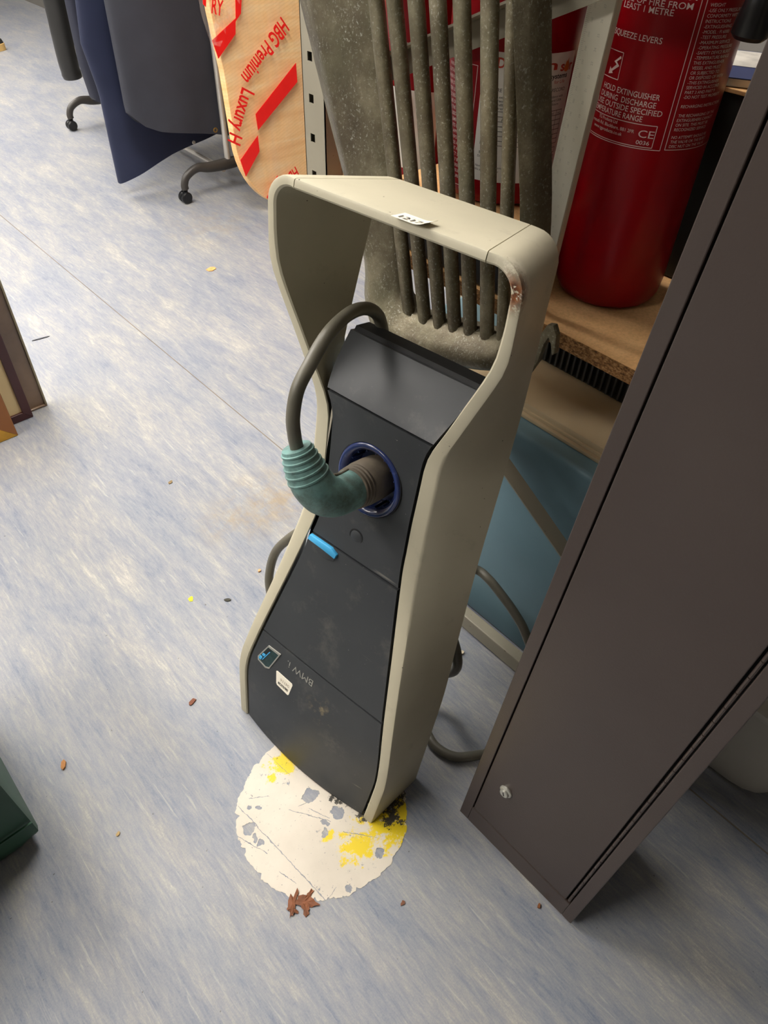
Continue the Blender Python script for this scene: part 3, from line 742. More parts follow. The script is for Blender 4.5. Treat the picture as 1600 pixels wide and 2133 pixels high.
line1('RECHARGING INSTRUCTIONS', 1.1235, 232.5, None, 0.0037, 0.0)
for i, s in enumerate(['THE RECHARGING OF THE', 'EXTINGUISHERS CANNOT', 'ON SITE. THIS MUST BE', 'RECOGNIZED SERVICE']): line1(s, 1.1125 - i * 0.0057, 232.5, None, 0.0037, 0.0)
for i, s in enumerate(['NO ATTEMPT SHOULD BE', 'THE VALVE OR THE BURST', 'DISC NUT ON THE VALVE']): line1(s, 1.0857 - i * 0.0057, 232.2, None, 0.0037, 0.0)
part('small_print', b, M_print, e1b)
b = B(); tube(b, catmull([(1.03, 0.575, 1.42), (1.0, 0.50, 1.43), (0.995, 0.455, 1.38), (1.0, 0.447, 1.30), (1.003, 0.445, 1.255)], 8), 0.009, 12); hz = part('hose', b, M_rubber, e1, True)
b = B(); lathe(b, [(0.0, 0.0), (0.017, 0.001), (0.022, 0.006), (0.0215, 0.02), (0.016, 0.05), (0.011, 0.07), (0.009, 0.085)], Matrix.Translation((1.003, 0.452, 1.208)) @ Matrix.Rotation(0.05, 4, 'X'), 28); part('nozzle', b, M_rubber, hz, True)
# second one, with the service label, behind the grille
R2 = 0.099; e2, e2b = ext_body(0.983, 0.788, R2, 0.943, 0.44, 'red fire extinguisher with a white service record label, behind the grille bars')
f2 = cylf(0.983, 0.788, R2); A2 = lambda d: d * D2R * R2
b = B(); la, lb2, lz0, lz1 = A2(194), A2(277), 0.984, 1.1575; rc = 0.008
V = grid(b, 24, 2, lambda s, t: f2(la + (lb2 - la) * s, lz0 + (lz1 - lz0) * t, 0.0005 if 0.02 < s < 0.98 else 0.0004))
sl = part('service_label', b, M_label, e2b)
def put2(lines, mat, name, par):
    global b
    b = B()
    for (s, a0, z, cap, wd, bold) in lines: lettering(b, s, lambda a, c: f2(a, c, 0.0009), cap=cap, width=wd, origin=(A2(a0), z), bold=bold)
    return part(name, b, mat, par)
put2([('D', 206.4, 1.1385, 0.0125, 0.0105, 0.02), ('efen', 213.5, 1.1370, 0.0125, 0.076, 0.02), ('s', 261.2, 1.1345, 0.0125, 0.0075, 0.02), ('r', 271.8, 1.1345, 0.0125, 0.0062, 0.02)], M_redink, 'label_brand', sl)
b = B(); fp = [(266.2, 1.1335), (268.6, 1.1325), (271.0, 1.1345), (271.3, 1.1400), (269.9, 1.1450), (269.3, 1.1500), (268.2, 1.1450), (267.2, 1.1475), (266.6, 1.1425), (265.5, 1.1400), (265.4, 1.1360)]
b.faces.new([b.verts.new(f2(A2(t), z, 0.0009)) for t, z in fp]); part('label_flame', b, M_orange, sl)
put2([('systems', 252, 1.1255, 0.0065, 0.032, 0.02), ('FIRE EXTINGUISHER SERVICE RECORD', 206, 1.1085, 0.0047, 0.112, 0.0),
      ('This extinguisher has been serviced in accordance with', 205, 1.1005, 0.0033, 0.112, 0.0), ('the recommendations of the British Standard 5306', 205, 1.0955, 0.0033, 0.110, 0.0), ('and refilled where required for present and future', 205, 1.0905, 0.0033, 0.105, 0.0), ('requirements', 205, 1.0858, 0.0033, 0.03, 0.0),
      ], M_ink, 'label_print', sl)
put2([('WEIGHT', 257, 1.0775, 0.003, 0.010, 0.0), ('ENG', 267, 1.0775, 0.003, 0.006, 0.0),
      ], M_ink, 'table_print', sl)
put2([('A', 215, 1.0705, 0.0045, 0.004, 0.0)], M_ink, 'table_entry', sl)
put2([('Basic service', 199, 1.0235, 0.0034, 0.022, 0.0), ('Extended Service', 198, 1.0180, 0.0034, 0.030, 0.0), ('Next discharge replacement', 197, 1.0040, 0.0034, 0.045, 0.0), ('We are Service Dealer', 196.5, 0.9985, 0.0034, 0.038, 0.0), ('registered', 206, 0.9930, 0.0034, 0.02, 0.0)], M_ink, 'label_footer', sl)
put2([('for Life', 257, 1.1190, 0.0045, 0.020, 0.0)], M_redink, 'label_slogan', sl)
b = B(); ff = lambda a, c: f2(a, c, 0.0009)
for i in range(8): quadf(b, ff, A2(199), A2(272), 1.0828 - i * 0.0066, 1.0835 - i * 0.0066, 16)
for a in (199, 211, 233, 250, 265.5, 272): quadf(b, ff, A2(a) - 0.0003, A2(a) + 0.0003, 1.0366, 1.0835)
for z in (1.0235, 1.0120):
    for z2 in (z, z + 0.007): quadf(b, ff, A2(262), A2(271.5), z2, z2 + 0.0006, 4)
    for a in (262, 266.5, 271.5): quadf(b, ff, A2(a) - 0.0003, A2(a) + 0.0003, z, z + 0.007)
part('label_table', b, M_ink, sl)
b = B()
ins = ['WARNING: DO NOT USE', 'SUITABLE ONLY FOR', 'WHEN USING IN A ROOM', 'NEVER STORED IN COLD', 'AFTER USE REFILLED', 'CHECK REGULARLY THE', 'PRESSURE OR PROPERTY', 'REMOVE THE SAFETY PIN', 'TO BE USED IN ANY', 'CASE OF EMERGENCY', 'CONTENTS UNDER', 'USE ONLY APPROVED', 'DO NOT EXPOSE TO', 'TEMPERATURES ABOVE', 'STORE UPRIGHT AWAY', 'FROM DIRECT SUN', 'SERVICE YEARLY BY A', 'COMPETENT PERSON', 'TO REFILL CONSULT', 'THE MANUFACTURER']
for i, s in enumerate(ins): lettering(b, s, lambda a, c: f2(a, c, 0.0006), cap=0.0045, width=0.052, origin=(A2(152), 1.1265 - i * 0.0078), bold=0.01)
quadf(b, f2, A2(148), A2(189), 1.1360, 1.1368, 10); quadf(b, f2, A2(189) - 0.0005, A2(189) + 0.0005, 0.9680, 1.1368); quadf(b, f2, A2(148), A2(189), 0.9680, 0.9688, 10)
part('instruction_print', b, M_print, e2b)
# third one, half hidden farther left
R3 = 0.088; e3, e3b = ext_body(1.055, 1.03, R3, 0.823, 0.56, 'red fire extinguisher half hidden at the back by the slotted rack post')
f3 = cylf(1.055, 1.03, R3); A3 = lambda d: d * D2R * R3
b = B(); grid(b, 16, 2, lambda s, t: f3(A3(172 + 62 * s), 0.915 + 0.130 * t, 0.0005)); pl = part('paper_label', b, M_label, e3b)
b = B()
for pts in (((196, 1.030), (199, 1.037), (203, 1.030), (199, 1.024), (204, 1.018), (199, 1.012), (195, 1.016)), ((198, 1.003), (201, 0.990), (205, 0.998)), ((214, 1.002), (222, 1.010), (227, 1.018)), ((213, 0.990), (220, 0.996), (228, 1.004)), ((212, 1.030), (220, 1.026))):
    tube(b, catmull([f3(A3(t), z, 0.0012) for t, z in pts], 5), 0.0016, 6)
part('marker_writing', b, M_blueink, pl)
b = B(); quadf(b, f3, A3(165), A3(240), 1.1135, 1.1142, 14); lettering(b, 'ab', lambda a, c: f3(a, c, 0.0006), cap=0.0135, width=0.016, origin=(A3(184), 1.099), bold=0.02)
part('brand_print', b, M_print, e3b); b = B()
lettering(b, 'FOAM SPRAY', lambda a, c: f3(a, c, 0.0006), cap=0.005, origin=(A3(168), 1.088))
part('instruction_print', b, M_print, e3b); b = B()
for i in range(5): lettering(b, 'USE ON FIRE', lambda a, c: f3(a, c, 0.0006), cap=0.004, origin=(A3(172), 0.903 - i * 0.006))
part('instruction_print', b, M_print, e3b)
# crate carrying the second one
kc = thing('low_black_crate', 'low black crate with a board top under the labelled extinguisher', 'crate', (0.99, 0.79, 0.823))
part('body', box(B(), 0.880, 1.14, 0.668, 0.925, 0.8235, 0.932, 0.004), M_black, kc)
part('board_top', box(B(), 0.880, 1.14, 0.668, 0.925, 0.932, 0.9425, 0.001), M_chip, kc)
# black case and papers behind the nearest extinguisher
bc = thing('black_case', 'black case standing on the chipboard shelf behind the nearest extinguisher', 'case', (1.25, 0.5, 0.823))
part('body', box(B(), 1.165, 1.38, 0.27, 0.70, 0.8235, 1.112, 0.004), simple('case_black', srgb(20, 22, 20), 0.6), bc)
part('lid_edge', box(B(), 1.163, 1.382, 0.268, 0.702, 1.112, 1.118, 0.001), M_chip, bc)
mg = thing('magazine', 'navy and white magazine lying on the black case', 'magazine', (1.27, 0.55, 1.119))
Mg = Matrix.Translation((1.27, 0.53, 1.119)) @ Matrix.Rotation(0.5, 4, 'Z')
part('pages', box(B(), -0.09, 0.09, -0.12, 0.12, 0.0, 0.010, M=Mg), M_white, mg)
part('cover', box(B(), -0.092, 0.092, -0.121, 0.121, 0.010, 0.0115, M=Mg), simple('navy_cover', srgb(40, 50, 92), 0.4), mg)
part('photo', box(B(), -0.02, 0.085, -0.11, 0.11, 0.0115, 0.0121, M=Mg), simple('cover_photo', srgb(196, 190, 180), 0.5, var=0.3, scale=30), mg)

# steel angle rule standing on the shelf
ru = thing('angle_rule', 'long pale metal angle rule with engraved scale, leaning beside the nearest extinguisher', 'rule', (0.895, 0.605, 0.823))
P0 = Vector((0.8905, 0.6285, 0.8240)); P1 = Vector((0.886, 0.6005, 1.42))
d_ = (P1 - P0).normalized(); s_ = Vector((0.0, -1.0, 0.0)); s_ = (s_ - d_ * s_.dot(d_)).normalized(); n_2 = s_.cross(d_)
if n_2.x > 0: n_2 = -n_2
RM = Matrix(((s_.x, n_2.x, d_.x, P0.x), (s_.y, n_2.y, d_.y, P0.y), (s_.z, n_2.z, d_.z, P0.z), (0, 0, 0, 1)))
b = B(); RL = 0.597; box(b, 0, 0.0385, -0.0025, 0, 0, RL, 0.0006, 1, RM); box(b, 0.036, 0.0385, -0.014, -0.0025, 0, RL, 0.0006, 1, RM); rb = part('angle_section', b, M_alu, ru)
b = B()
for k in range(1, 590, 2):
    L = 0.0045 if k % 10 != 1 else 0.007
    if k * 0.001 > RL - .003: break
    quadf(b, lambda a, c: RM @ Vector((a, 0.0003, c)), 0.0015, 0.0015 + L, k * 0.001, k * 0.001 + 0.0004)
for k in range(1, 39):
    lettering(b, str(k * 10), lambda a, c: RM @ Vector((a, 0.0003, c)), cap=0.0026, origin=(0.0125, k * 0.015 + 0.002), rot=PI / 2)
    lettering(b, str(k), lambda a, c: RM @ Vector((a, 0.0003, c)), cap=0.0032, origin=(0.027, k * 0.015 + 0.004), rot=PI / 2)
part('scale_marks', b, M_marks, rb)

# ------------------------------------------------------------------ cast grille
gr = thing('cast_grille', 'weathered galvanised cast grille with upright bars, tilted behind the charger hoop', 'grille', (0.79, 0.72, 0.70))
pairs = [((1.205, 1.46), (0.990, 1.46)), ((1.150, 1.34), (0.955, 1.34)), ((1.076, 1.179), (0.914, 1.185)), ((1.025, 1.06), (0.884, 1.07)), ((0.965, 0.93), (0.850, 0.94)), ((0.912, 0.82), (0.822, 0.845)), ((0.900, 0.765), (0.812, 0.800)), ((0.872, 0.722), (0.800, 0.785)), ((0.82, 0.699), (0.785, 0.774)), ((0.76, 0.700), (0.76, 0.776)), ((0.70, 0.718), (0.70, 0.790)),
         ((0.65, 0.740), (0.65, 0.803)), ((0.596, 0.762), (0.600, 0.815)), ((0.560, 0.776), (0.586, 0.826)), ((0.540, 0.80), (0.579, 0.85)), ((0.538, 0.87), (0.576, 0.92)), ((0.556, 1.0), (0.584, 1.0)), ((0.580, 1.10), (0.609, 1.10)), ((0.616, 1.247), (0.650, 1.239)), ((0.650, 1.40), (0.695, 1.40)), ((0.662, 1.46), (0.712, 1.46))]
GK = 0.986
pairs = [((a, c), (e * GK, 1.4 - (1.4 - f) * GK)) for (a, c), (e, f) in pairs]
oc = catmull([(0, p[0][0], p[0][1]) for p in pairs], 3); ic = catmull([(0, p[1][0], p[1][1]) for p in pairs], 3)
b = B(); rows = []
def gprof(q):
    # q = 0 left band, 1 bottom bar, 2 right band
    P = {0: [(0.0, 0.806), (0.0, 0.800), (0.03, 0.797), (0.20, 0.784), (0.36, 0.7725), (0.42, 0.7715), (0.90, 0.783), (1.0, 0.792), (1.0, 0.804), (0.6, 0.806), (0.3, 0.806)],
         1: [(0.0, 0.806), (-0.02, 0.785), (0.06, 0.766), (0.24, 0.754), (0.46, 0.753), (0.68, 0.762), (0.82, 0.774), (0.98, 0.782), (1.06, 0.808), (0.6, 0.808), (0.3, 0.808)],
         2: [(0.0, 0.822), (-0.02, 0.814), (0.02, 0.800), (0.10, 0.786), (0.16, 0.784), (0.60, 0.7705), (0.64, 0.770), (1.0, 0.783), (1.0, 0.800), (0.75, 0.806), (0.4, 0.812)]}
    a = int(min(1, math.floor(q))); t = q - a
    return [(x0 + (x1 - x0) * t, y0 + (y1 - y0) * t) for (x0, y0), (x1, y1) in zip(P[a], P[a + 1])]
prof = gprof(0)
for i in range(len(oc)):
    o_, n2 = oc[i], ic[i]; fi = i / 3.0
    q = lerp(fi, [0, 4.5, 7.5, 12.0, 15.0, 20], [0, 0, 1, 1, 2, 2])
    rows.append([b.verts.new((x, o_.y + (n2.y - o_.y) * t, o_.z + (n2.z - o_.z) * t)) for t, x in gprof(q)])
for i in range(len(rows) - 1):
    m = len(prof)
    for k in range(m): b.faces.new((rows[i][k], rows[i][(k + 1) % m], rows[i + 1][(k + 1) % m], rows[i + 1][k]))
b.faces.new(rows[0][::-1]); b.faces.new(rows[-1])
# closed top edge
part('surround', b, M_galv, gr, True, False, 55)
part('top_bar', tube(B(), [(0.795, 1.16, 1.452), (0.795, 0.62, 1.452)], 0.022, 14, True, (0.6, 1.2)), M_galv, gr, True)
slats = [((0.797, 0.782), (0.894, 1.204)), ((0.757, 0.782), (0.857, 1.210)), ((0.7205, 0.785), (0.815, 1.216)), ((0.6865, 0.794), (0.775, 1.221)), ((0.6525, 0.803), (0.733, 1.227)), ((0.6175, 0.812), (0.687, 1.234)), ((0.588, 0.827), (0.650, 1.238))]
for k, ((y0, z0), (y1, z1)) in enumerate(slats):
    y0, y1, z0, z1 = y0 * GK, y1 * GK, 1.4 - (1.4 - z0) * GK, 1.4 - (1.4 - z1) * GK
    wdt = 0.0122 if k < 6 else 0.0085
    e = 1.58; yt, zt = y0 + (y1 - y0) * e, z0 + (z1 - z0) * e
    y0b, z0b = y0 - (y1 - y0) * 0.03, z0 - (z1 - z0) * 0.03
    b = B()
    sec = [(-0.35, 0.797), (-0.9, 0.789), (-1, 0.784), (-0.78, 0.779), (-0.3, 0.7765), (0.3, 0.7765), (0.78, 0.779), (1, 0.784), (0.9, 0.789), (0.35, 0.797)]
    R = []
    for t in (0, 0.25, 0.5, 0.75, 1):
        yy, zz = y0b + (yt - y0b) * t, z0b + (zt - z0b) * t; ww = wdt * (1 + 0.12 * t)
        R.append([b.verts.new((x + 0.0, yy + a * ww, zz)) for a, x in sec])
    for i in range(4):
        for j in range(len(sec)): b.faces.new((R[i][j], R[i][(j + 1) % len(sec)], R[i + 1][(j + 1) % len(sec)], R[i + 1][j]))
    b.faces.new(R[0][::-1]); b.faces.new(R[-1])
    part('slat', b, M_galv, gr, True, False, 45)
b = B(); prism(b, [(0.535, 0.79), (0.521, 0.822), (0.5155, 0.860), (0.509, 0.876), (0.499, 0.879), (0.4905, 0.866), (0.487, 0.838), (0.4905, 0.834), (0.4965, 0.850), (0.5025, 0.858), (0.5075, 0.845), (0.512, 0.812), (0.527, 0.775)], lambda a, c: Vector((0.792, a, c)), lambda a, c: Vector((0.803, a, c)), 0.0012)
part('hook_lug', b, M_galv, gr, True)

# ------------------------------------------------------------------ brown-grey locker leaning back on the rack
LU = Vector((0.065, -0.030, 0.997)).normalized(); LR = Vector((0.027, -1.0, 0.0)); LR = (LR - LU * LR.dot(LU)).normalized(); LN = LR.cross(LU)
if LN.x > 0: LN = -LN
LA = Vector((0.5135, 0.2935, 0.0215))
LM = Matrix(((LR.x, LU.x, LN.x, LA.x), (LR.y, LU.y, LN.y, LA.y), (LR.z, LU.z, LN.z, LA.z), (0, 0, 0, 1)))
lk = thing('metal_locker', 'tall brown-grey metal locker with a round key lock, beside the charger', 'locker', mat=LM)
LW, LH, LD = 0.265, 1.75, 0.20
b = B(); t = 0.0012
def lb(x0, x1, y0, y1, z0, z1, bev=0.0): box(b, x0, x1, y0, y1, z0, z1, bev)
dx0, dx1, dy0, dy1 = 0.0205, 0.2365, 0.052, LH - 0.05
lb(0, dx0, 0, LH, -0.02, 0, 0.0012); lb(dx1 + 0.0085, LW, 0, LH, -0.02, 0, 0.0012); lb(dx0, dx1 + 0.0085, 0, dy0, -0.02, 0, 0.0012); lb(dx0, dx1 + 0.0085, dy1, LH, -0.02, 0, 0.0012)
part('front_frame', b, M_locker, lk, False, True)
b = B(); lb(0, 0.002, 0.0, LH, -LD, -0.02); lb(LW - 0.002, LW, 0.0, LH, -LD, -0.02); lb(0.002, LW - 0.002, 0.0, 0.002, -LD, -0.02); lb(0.002, LW - 0.002, LH - 0.002, LH, -LD, -0.02); lb(0.002, LW - 0.002, 0.002, LH - 0.002, -LD, -LD + 0.002)
part('carcass', b, M_locker, lk, False, True)
b = B(); lb(dx0 + 0.0022, dx1 - 0.0012, dy0 + 0.0012, dy1 - 0.002, -0.018, -0.0008, 0.0014); ld = part('door', b, M_locker, lk, False, True)
b = B(); lb(dx0, dx1 + 0.0085, dy0, dy1, -0.03, -0.021); part('door_recess', b, M_gap, lk, False, True)
b = B(); y = dy0 + 0.006; k = 0
while y < dy1 - 0.03:
    tube(b, [(dx1 + 0.0042, y, -0.0028), (dx1 + 0.0042, y + 0.0285, -0.0028)], 0.0026, 8); y += 0.030
part('piano_hinge', b, M_locker, lk, True, True)
b = B(); lathe(b, [(0.012, -0.001), (0.012, 0.0015), (0.0105, 0.003), (0.0085, 0.0034), (0.0082, 0.0065), (0.0072, 0.0075), (0.0, 0.0075)], Matrix.Translation((0.064, 0.190, 0.0)), 28); kl = part('key_lock', b, M_chrome, ld, True, True, label='small round chrome key lock')
b = B(); box(b, -0.0009, 0.0009, -0.0042, 0.0042, 0.0074, 0.0079, M=Matrix.Translation((0.064, 0.190, 0.0)) @ Matrix.Rotation(0.4, 4, 'Z')); part('key_slot', b, M_gap, kl, False, True)

# ------------------------------------------------------------------ wrapped wooden board
def wood_mat():
    n = NT('pale_wood')
    v = n.mapping((1.2, 1, 9), rot=(0, 0.25, 0)); a = n.noise(2.2, 6, 0.55, v, 0.7)
    c0 = n.ramp(a, [(0.3, srgb(244, 186, 122)), (0.5, srgb(255, 206, 142)), (0.7, srgb(255, 220, 164))])
    wv = n.n('ShaderNodeTexWave'); wv.inputs['Scale'].default_value = 26; wv.inputs['Distortion'].default_value = 3.0; wv.inputs['Detail'].default_value = 2; wv.bands_direction = 'Z'
    n.l(n.mapping((1, 1, 1), rot=(0, 0.35, 0)), wv.inputs['Vector'])
    c0 = n.mix(n.math('MULTIPLY', n.ramp(wv.outputs['Fac'], [(0.55, 0.0), (0.95, 1.0)]), 0.18), c0, srgb(214, 156, 94))
    n.col(c0); n.set(0.5, 0, 0.35); return n.m
def film_mat():
    n = NT('clear_wrapping_film'); n.col(srgb(240, 222, 205)); n.set(0.16, 0, 0.6)
    tr_ = n.n('ShaderNodeBsdfTransparent'); mx = n.n('ShaderNodeMixShader')
    f = n.ramp(n.noise(4, 5, 0.6, n.mapping((2.5, 1, 0.8))), [(0.35, 0.03), (0.7, 0.18)])
    n.l(f, mx.inputs[0]); n.l(tr_.outputs[0], mx.inputs[1]); n.l(n.p.outputs[0], mx.inputs[2]); n.l(mx.outputs[0], n.out.inputs['Surface'])
    n.bump(n.noise(7, 5, 0.6, n.mapping((3, 1, 1))), 0.6, 0.02); return n.m
M_wood = wood_mat(); M_film = film_mat()
M_redprint = simple('red_film_print', srgb(250, 30, 24), 0.35, var=0.08, scale=12)
wb_ = thing('wrapped_worktop', 'pale wooden board with rounded corner wrapped in clear film with red print', 'wooden board', (2.2, 2.87, 0))
def rcorner(x0, x1, z0, z1, r, n=12):
    P = []
    for k in range(n + 1):
        a = PI + PI / 2 * k / n; P.append((x0 + r + r * math.cos(a), z0 + r * 1.1 + r * 1.1 * math.sin(a)))
    P += [(x1, z0), (x1, z1), (x0 - 0.03, z1), (x0 - 0.025, z0 + 0.8), (x0 - 0.005, z0 + 0.6)]
    return P
poly = rcorner(1.738, 2.80, 0.002, 1.45, 0.30)
b = B(); prism(b, poly, lambda a, c: Vector((a, 2.86, c)), lambda a, c: Vector((a, 2.90, c)), 0.004); part('board', b, M_wood, wb_)
b = B()
def filmf(s, t):
    z = 0.004 + 1.44 * t
    xl = 1.730
    if z < 0.33: xl = 1.730 + 0.30 * (1 - math.sqrt(max(0, 1 - ((0.33 - z) / 0.33) ** 2)))
    if z > 0.55: xl = 1.730 - 0.055 * min(1, (z - 0.55) / 0.25)
    x = xl + (2.81 - xl) * s ** 1.15
    y = 2.8535 - 0.006 * math.sin(x * 23 + z * 9) * math.sin(z * 11 + 1.3) * min(1, s * 8) + 0.02 * (1 - min(1, s * 14)) - 0.006
    return Vector((x, y, z))
grid(b, 60, 60, filmf); fm = part('wrapping_film', b, M_film, wb_, True)
ff_ = lambda a, c: Vector((a, 2.8395, c))
b = B()
for q in (((2.085, 0.585), (2.083, 0.513), (1.851, 0.362), (1.848, 0.425)), ((1.846, 0.342), (1.844, 0.278), (1.756, 0.190), (1.740, 0.262)), ((1.925, 0.160), (1.925, 0.105), (1.868, 0.053), (1.852, 0.078)), ((1.811, 0.772), (1.800, 0.720), (1.706, 0.648), (1.690, 0.712)), ((1.832, 0.90), (1.866, 0.90), (1.838, 0.785), (1.810, 0.762)), ((1.72, 0.95), (1.69, 0.93), (1.675, 0.83), (1.685, 0.82))):
    prism(b, q, lambda a, c: Vector((a, 2.8385, c)), lambda a, c: Vector((a, 2.8405, c)))
part('red_stripes', b, M_redprint, fm)
b = B()
th = math.atan2(-0.30, -0.31)
lettering(b, 'HBG Premium', lambda a, c: ff_(a, c), cap=0.062, width=0.290, origin=(2.030, 0.755), rot=math.atan2(-0.62, -0.80), bold=0.02)
part('film_lettering', b, M_redprint, fm); b = B()
lettering(b, 'Luxury H', lambda a, c: ff_(a, c), cap=0.066, width=0.215, origin=(1.800, 0.535), rot=math.atan2(-0.86, -0.50), bold=0.02)
part('film_lettering', b, M_redprint, fm); b = B()
lettering(b, 'HBG', lambda a, c: ff_(a, c), cap=0.050, width=0.08, origin=(2.030, 0.175), rot=math.atan2(-0.4, -0.9), bold=0.02)
part('film_lettering', b, M_redprint, fm); b = B()
lettering(b, 'RY', lambda a, c: ff_(a, c), cap=0.05, width=0.05, origin=(1.705, 0.80), rot=-0.3, bold=0.02)
part('film_lettering', b, M_redprint, fm)
b = B(); random.seed(5)
cen = Vector((1.702, 2.835, 0.735))
for k in range(9):
    a = random.uniform(0, 2 * PI); p = [cen + Vector((random.uniform(-.035, .035), random.uniform(-.02, .01), random.uniform(-.045, .045))) for _ in range(3)]
    b.faces.new([b.verts.new(x) for x in p])
part('film_knot', b, M_film, fm)
for k in range(7):
    b = B(); p0 = Vector((random.uniform(1.70, 1.80), 2.832, random.uniform(0.77, 0.95))); b.faces.new([b.verts.new(p0), b.verts.new(p0 + Vector((0.03, -0.008, -0.05))), b.verts.new(p0 + Vector((0.045, 0.004, -0.02)))])
    part('film_flap', b, M_film, fm)

# the board leans back against the clothes rail
wb_.rotation_euler = (math.radians(-4.0), 0, 0); wb_.location.x += 0.022

# ------------------------------------------------------------------ garment rail with castors and coats
M_rail = simple('rail_chrome', srgb(206, 200, 190), 0.3, 0.6, var=0.05)
M_foot = simple('rail_foot_plastic', srgb(58, 54, 50), 0.45, var=0.12)
gl = thing('garment_rail', 'wheeled clothes rail with black curved feet and pale upright poles', 'clothes rail', (1.9, 3.85, 0))
for y, xs in ((3.20, 0.0), (4.50, 0.03)):
    pts = catmull([(1.652 + xs, y, 0.062), (1.652 + xs, y, 0.085), (1.672 + xs, y, 0.118), (1.73 + xs, y, 0.142), (1.80 + xs, y, 0.132), (1.905 + xs, y, 0.128), (2.01 + xs, y, 0.132), (2.08 + xs, y, 0.142), (2.138 + xs, y, 0.118), (2.158 + xs, y, 0.085), (2.158 + xs, y, 0.062)], 5)
    n3 = len(pts); rr3 = [0.0165 + 0.008 * math.exp(-((i / (n3 - 1) - 0.5) / 0.16) ** 2) for i in range(n3)]
    b = B(); tube(b, pts, rr3, 12, True, (0.9, 1.1)); ft = part('foot', b, M_foot, gl, True)
    for xx in (1.652 + xs, 2.158 + xs):
        b = B()
        for s in (-1, 1): lathe(b, [(0, -0.010), (0.022, -0.010), (0.027, -0.006), (0.027, 0.006), (0.022, 0.010), (0, 0.010)], Matrix.Translation((xx - 0.006, y + s * 0.013, 0.027)) @ Matrix.Rotation(PI / 2, 4, 'X'), 24)
        box(b, xx - 0.012, xx + 0.010, y - 0.004, y + 0.004, 0.02, 0.062, 0.002)
        part('castor', b, M_rubber, ft, True)
    part('pole', tube(B(), [(1.903 + xs, y, 0.15), (1.903 + xs, y, 1.62)], 0.0145, 16), M_rail, gl, True)
part('lower_rail', tube(B(), [(1.875, 3.20, 0.105), (1.905, 4.50, 0.105)], 0.012, 12), M_rail, gl, True)
part('top_rail', tube(B(), [(1.903, 3.12, 1.62), (1.933, 4.58, 1.62)], 0.0145, 14), M_rail, gl, True)
def coat(name, label, mat, y, prof, zb, th, top=1.42, folds=(5, 0.012), seed=1, neck=0.10, xc=1.92, extra=None):
    """hanging garment: prof(z)->(x left, x right); zb(s)-> hem height across the width"""
    t = thing(name, label, 'coat', (xc, y, 1.55), group='garments on the clothes rail')
    b = B(); nu, nv = 72, 34
    def f(s, tt):
        a = 2 * PI * s; c = math.cos(a); sn = math.sin(a)
        q = (1 - c) / 2
        z0 = zb(q); z = z0 + (top - z0) * tt
        xl, xr = prof(z)
        x = xl + (xr - xl) * q
        front = math.copysign(abs(sn) ** 0.55, sn)
        fold = folds[1] * math.sin(folds[0] * q * 2 * PI + seed + 1.2 * math.sin(z * 5 + seed)) * (0.35 + 0.65 * (1 - tt))
        flare = 1 + 0.6 * (1 - tt)
        return Vector((x, y - th / 2 * front * flare + fold * (1 if sn > 0 else 0.6), z))
    V = grid(b, nu, nv, f, True); b.faces.new(V[-1]); b.faces.new(V[0][::-1])
    part('body', b, mat, t, True, False, 70)
    b = B(); tube(b, catmull([(xc - 0.2, y, top - 0.03), (xc - 0.1, y, top + 0.03), (xc, y, top + 0.06), (xc + 0.1, y, top + 0.03), (xc + 0.2, y, top - 0.03)], 5), 0.008, 8); tube(b, catmull([(xc, y, top + 0.06), (xc, y, top + 0.15), (xc + 0.012, y, 1.648), (xc - 0.022, y, 1.645), (xc - 0.026, y, 1.61)], 5), 0.003, 6)
    part('hanger', b, M_rail, t, True)
    return t
def cloth(name, c, var=0.08): 
    return simple(name, c, 0.62, var=var, scale=9, spec=0.35, bump=0.1, bscale=700)
M_c1 = cloth('charcoal_wax_cloth', srgb(55, 56, 64)); M_c2 = cloth('navy_cloth', srgb(38, 43, 66)); M_c3 = cloth('dark_navy_cloth', srgb(36, 38, 52)); M_c4 = simple('black_leather', srgb(36, 35, 33), 0.4, var=0.15, scale=12, spec=0.5)
def pf(zs, ls, rs):
    return lambda z: (lerp(z, zs, ls), lerp(z, zs, rs))
c1 = coat('charcoal_coat', 'charcoal waxed coat with an eyelet at the hem, nearest on the clothes rail', M_c1, 3.285, pf([0.2, 0.42, 0.85, 1.2, 1.42], [1.50, 1.478, 1.485, 1.55, 1.74], [2.26, 2.27, 2.27, 2.22, 2.08]), lambda q: lerp(q, [0, 0.06, 0.14, 0.3, 0.5, 0.62, 1], [0.40, 0.345, 0.315, 0.29, 0.255, 0.232, 0.25]), 0.075, seed=2, folds=(2, 0.008))
b = B(); lathe(b, [(0.0055, -0.002), (0.0065, 0.001), (0.0105, 0.001), (0.0115, -0.002)], Matrix.Translation((1.866, 3.216, 0.279)) @ Matrix.Rotation(PI / 2, 4, 'X'), 20); part('eyelet', b, M_brass, c1, True)
c2 = coat('navy_coat', 'long navy coat with a pointed front corner hanging close to the floor', M_c2, 3.445, pf([0.08, 0.45, 0.64, 1.1, 1.42], [1.437, 1.44, 1.41, 1.47, 1.72], [2.20, 2.22, 2.22, 2.2, 2.1]), lambda q: lerp(q, [0, 0.06, 0.14, 0.3, 0.5, 1], [0.066, 0.080, 0.098, 0.138, 0.170, 0.24]), 0.055, seed=4, folds=(2, 0.007))
b = B(); lathe(b, [(0, 0.003), (0.006, 0.0025), (0.0085, 0.0), (0.0085, -0.004)], Matrix.Translation((1.828, 3.372, 0.192)) @ Matrix.Rotation(PI / 2, 4, 'X'), 16); part('snap_button', b, M_rail, c2, True)
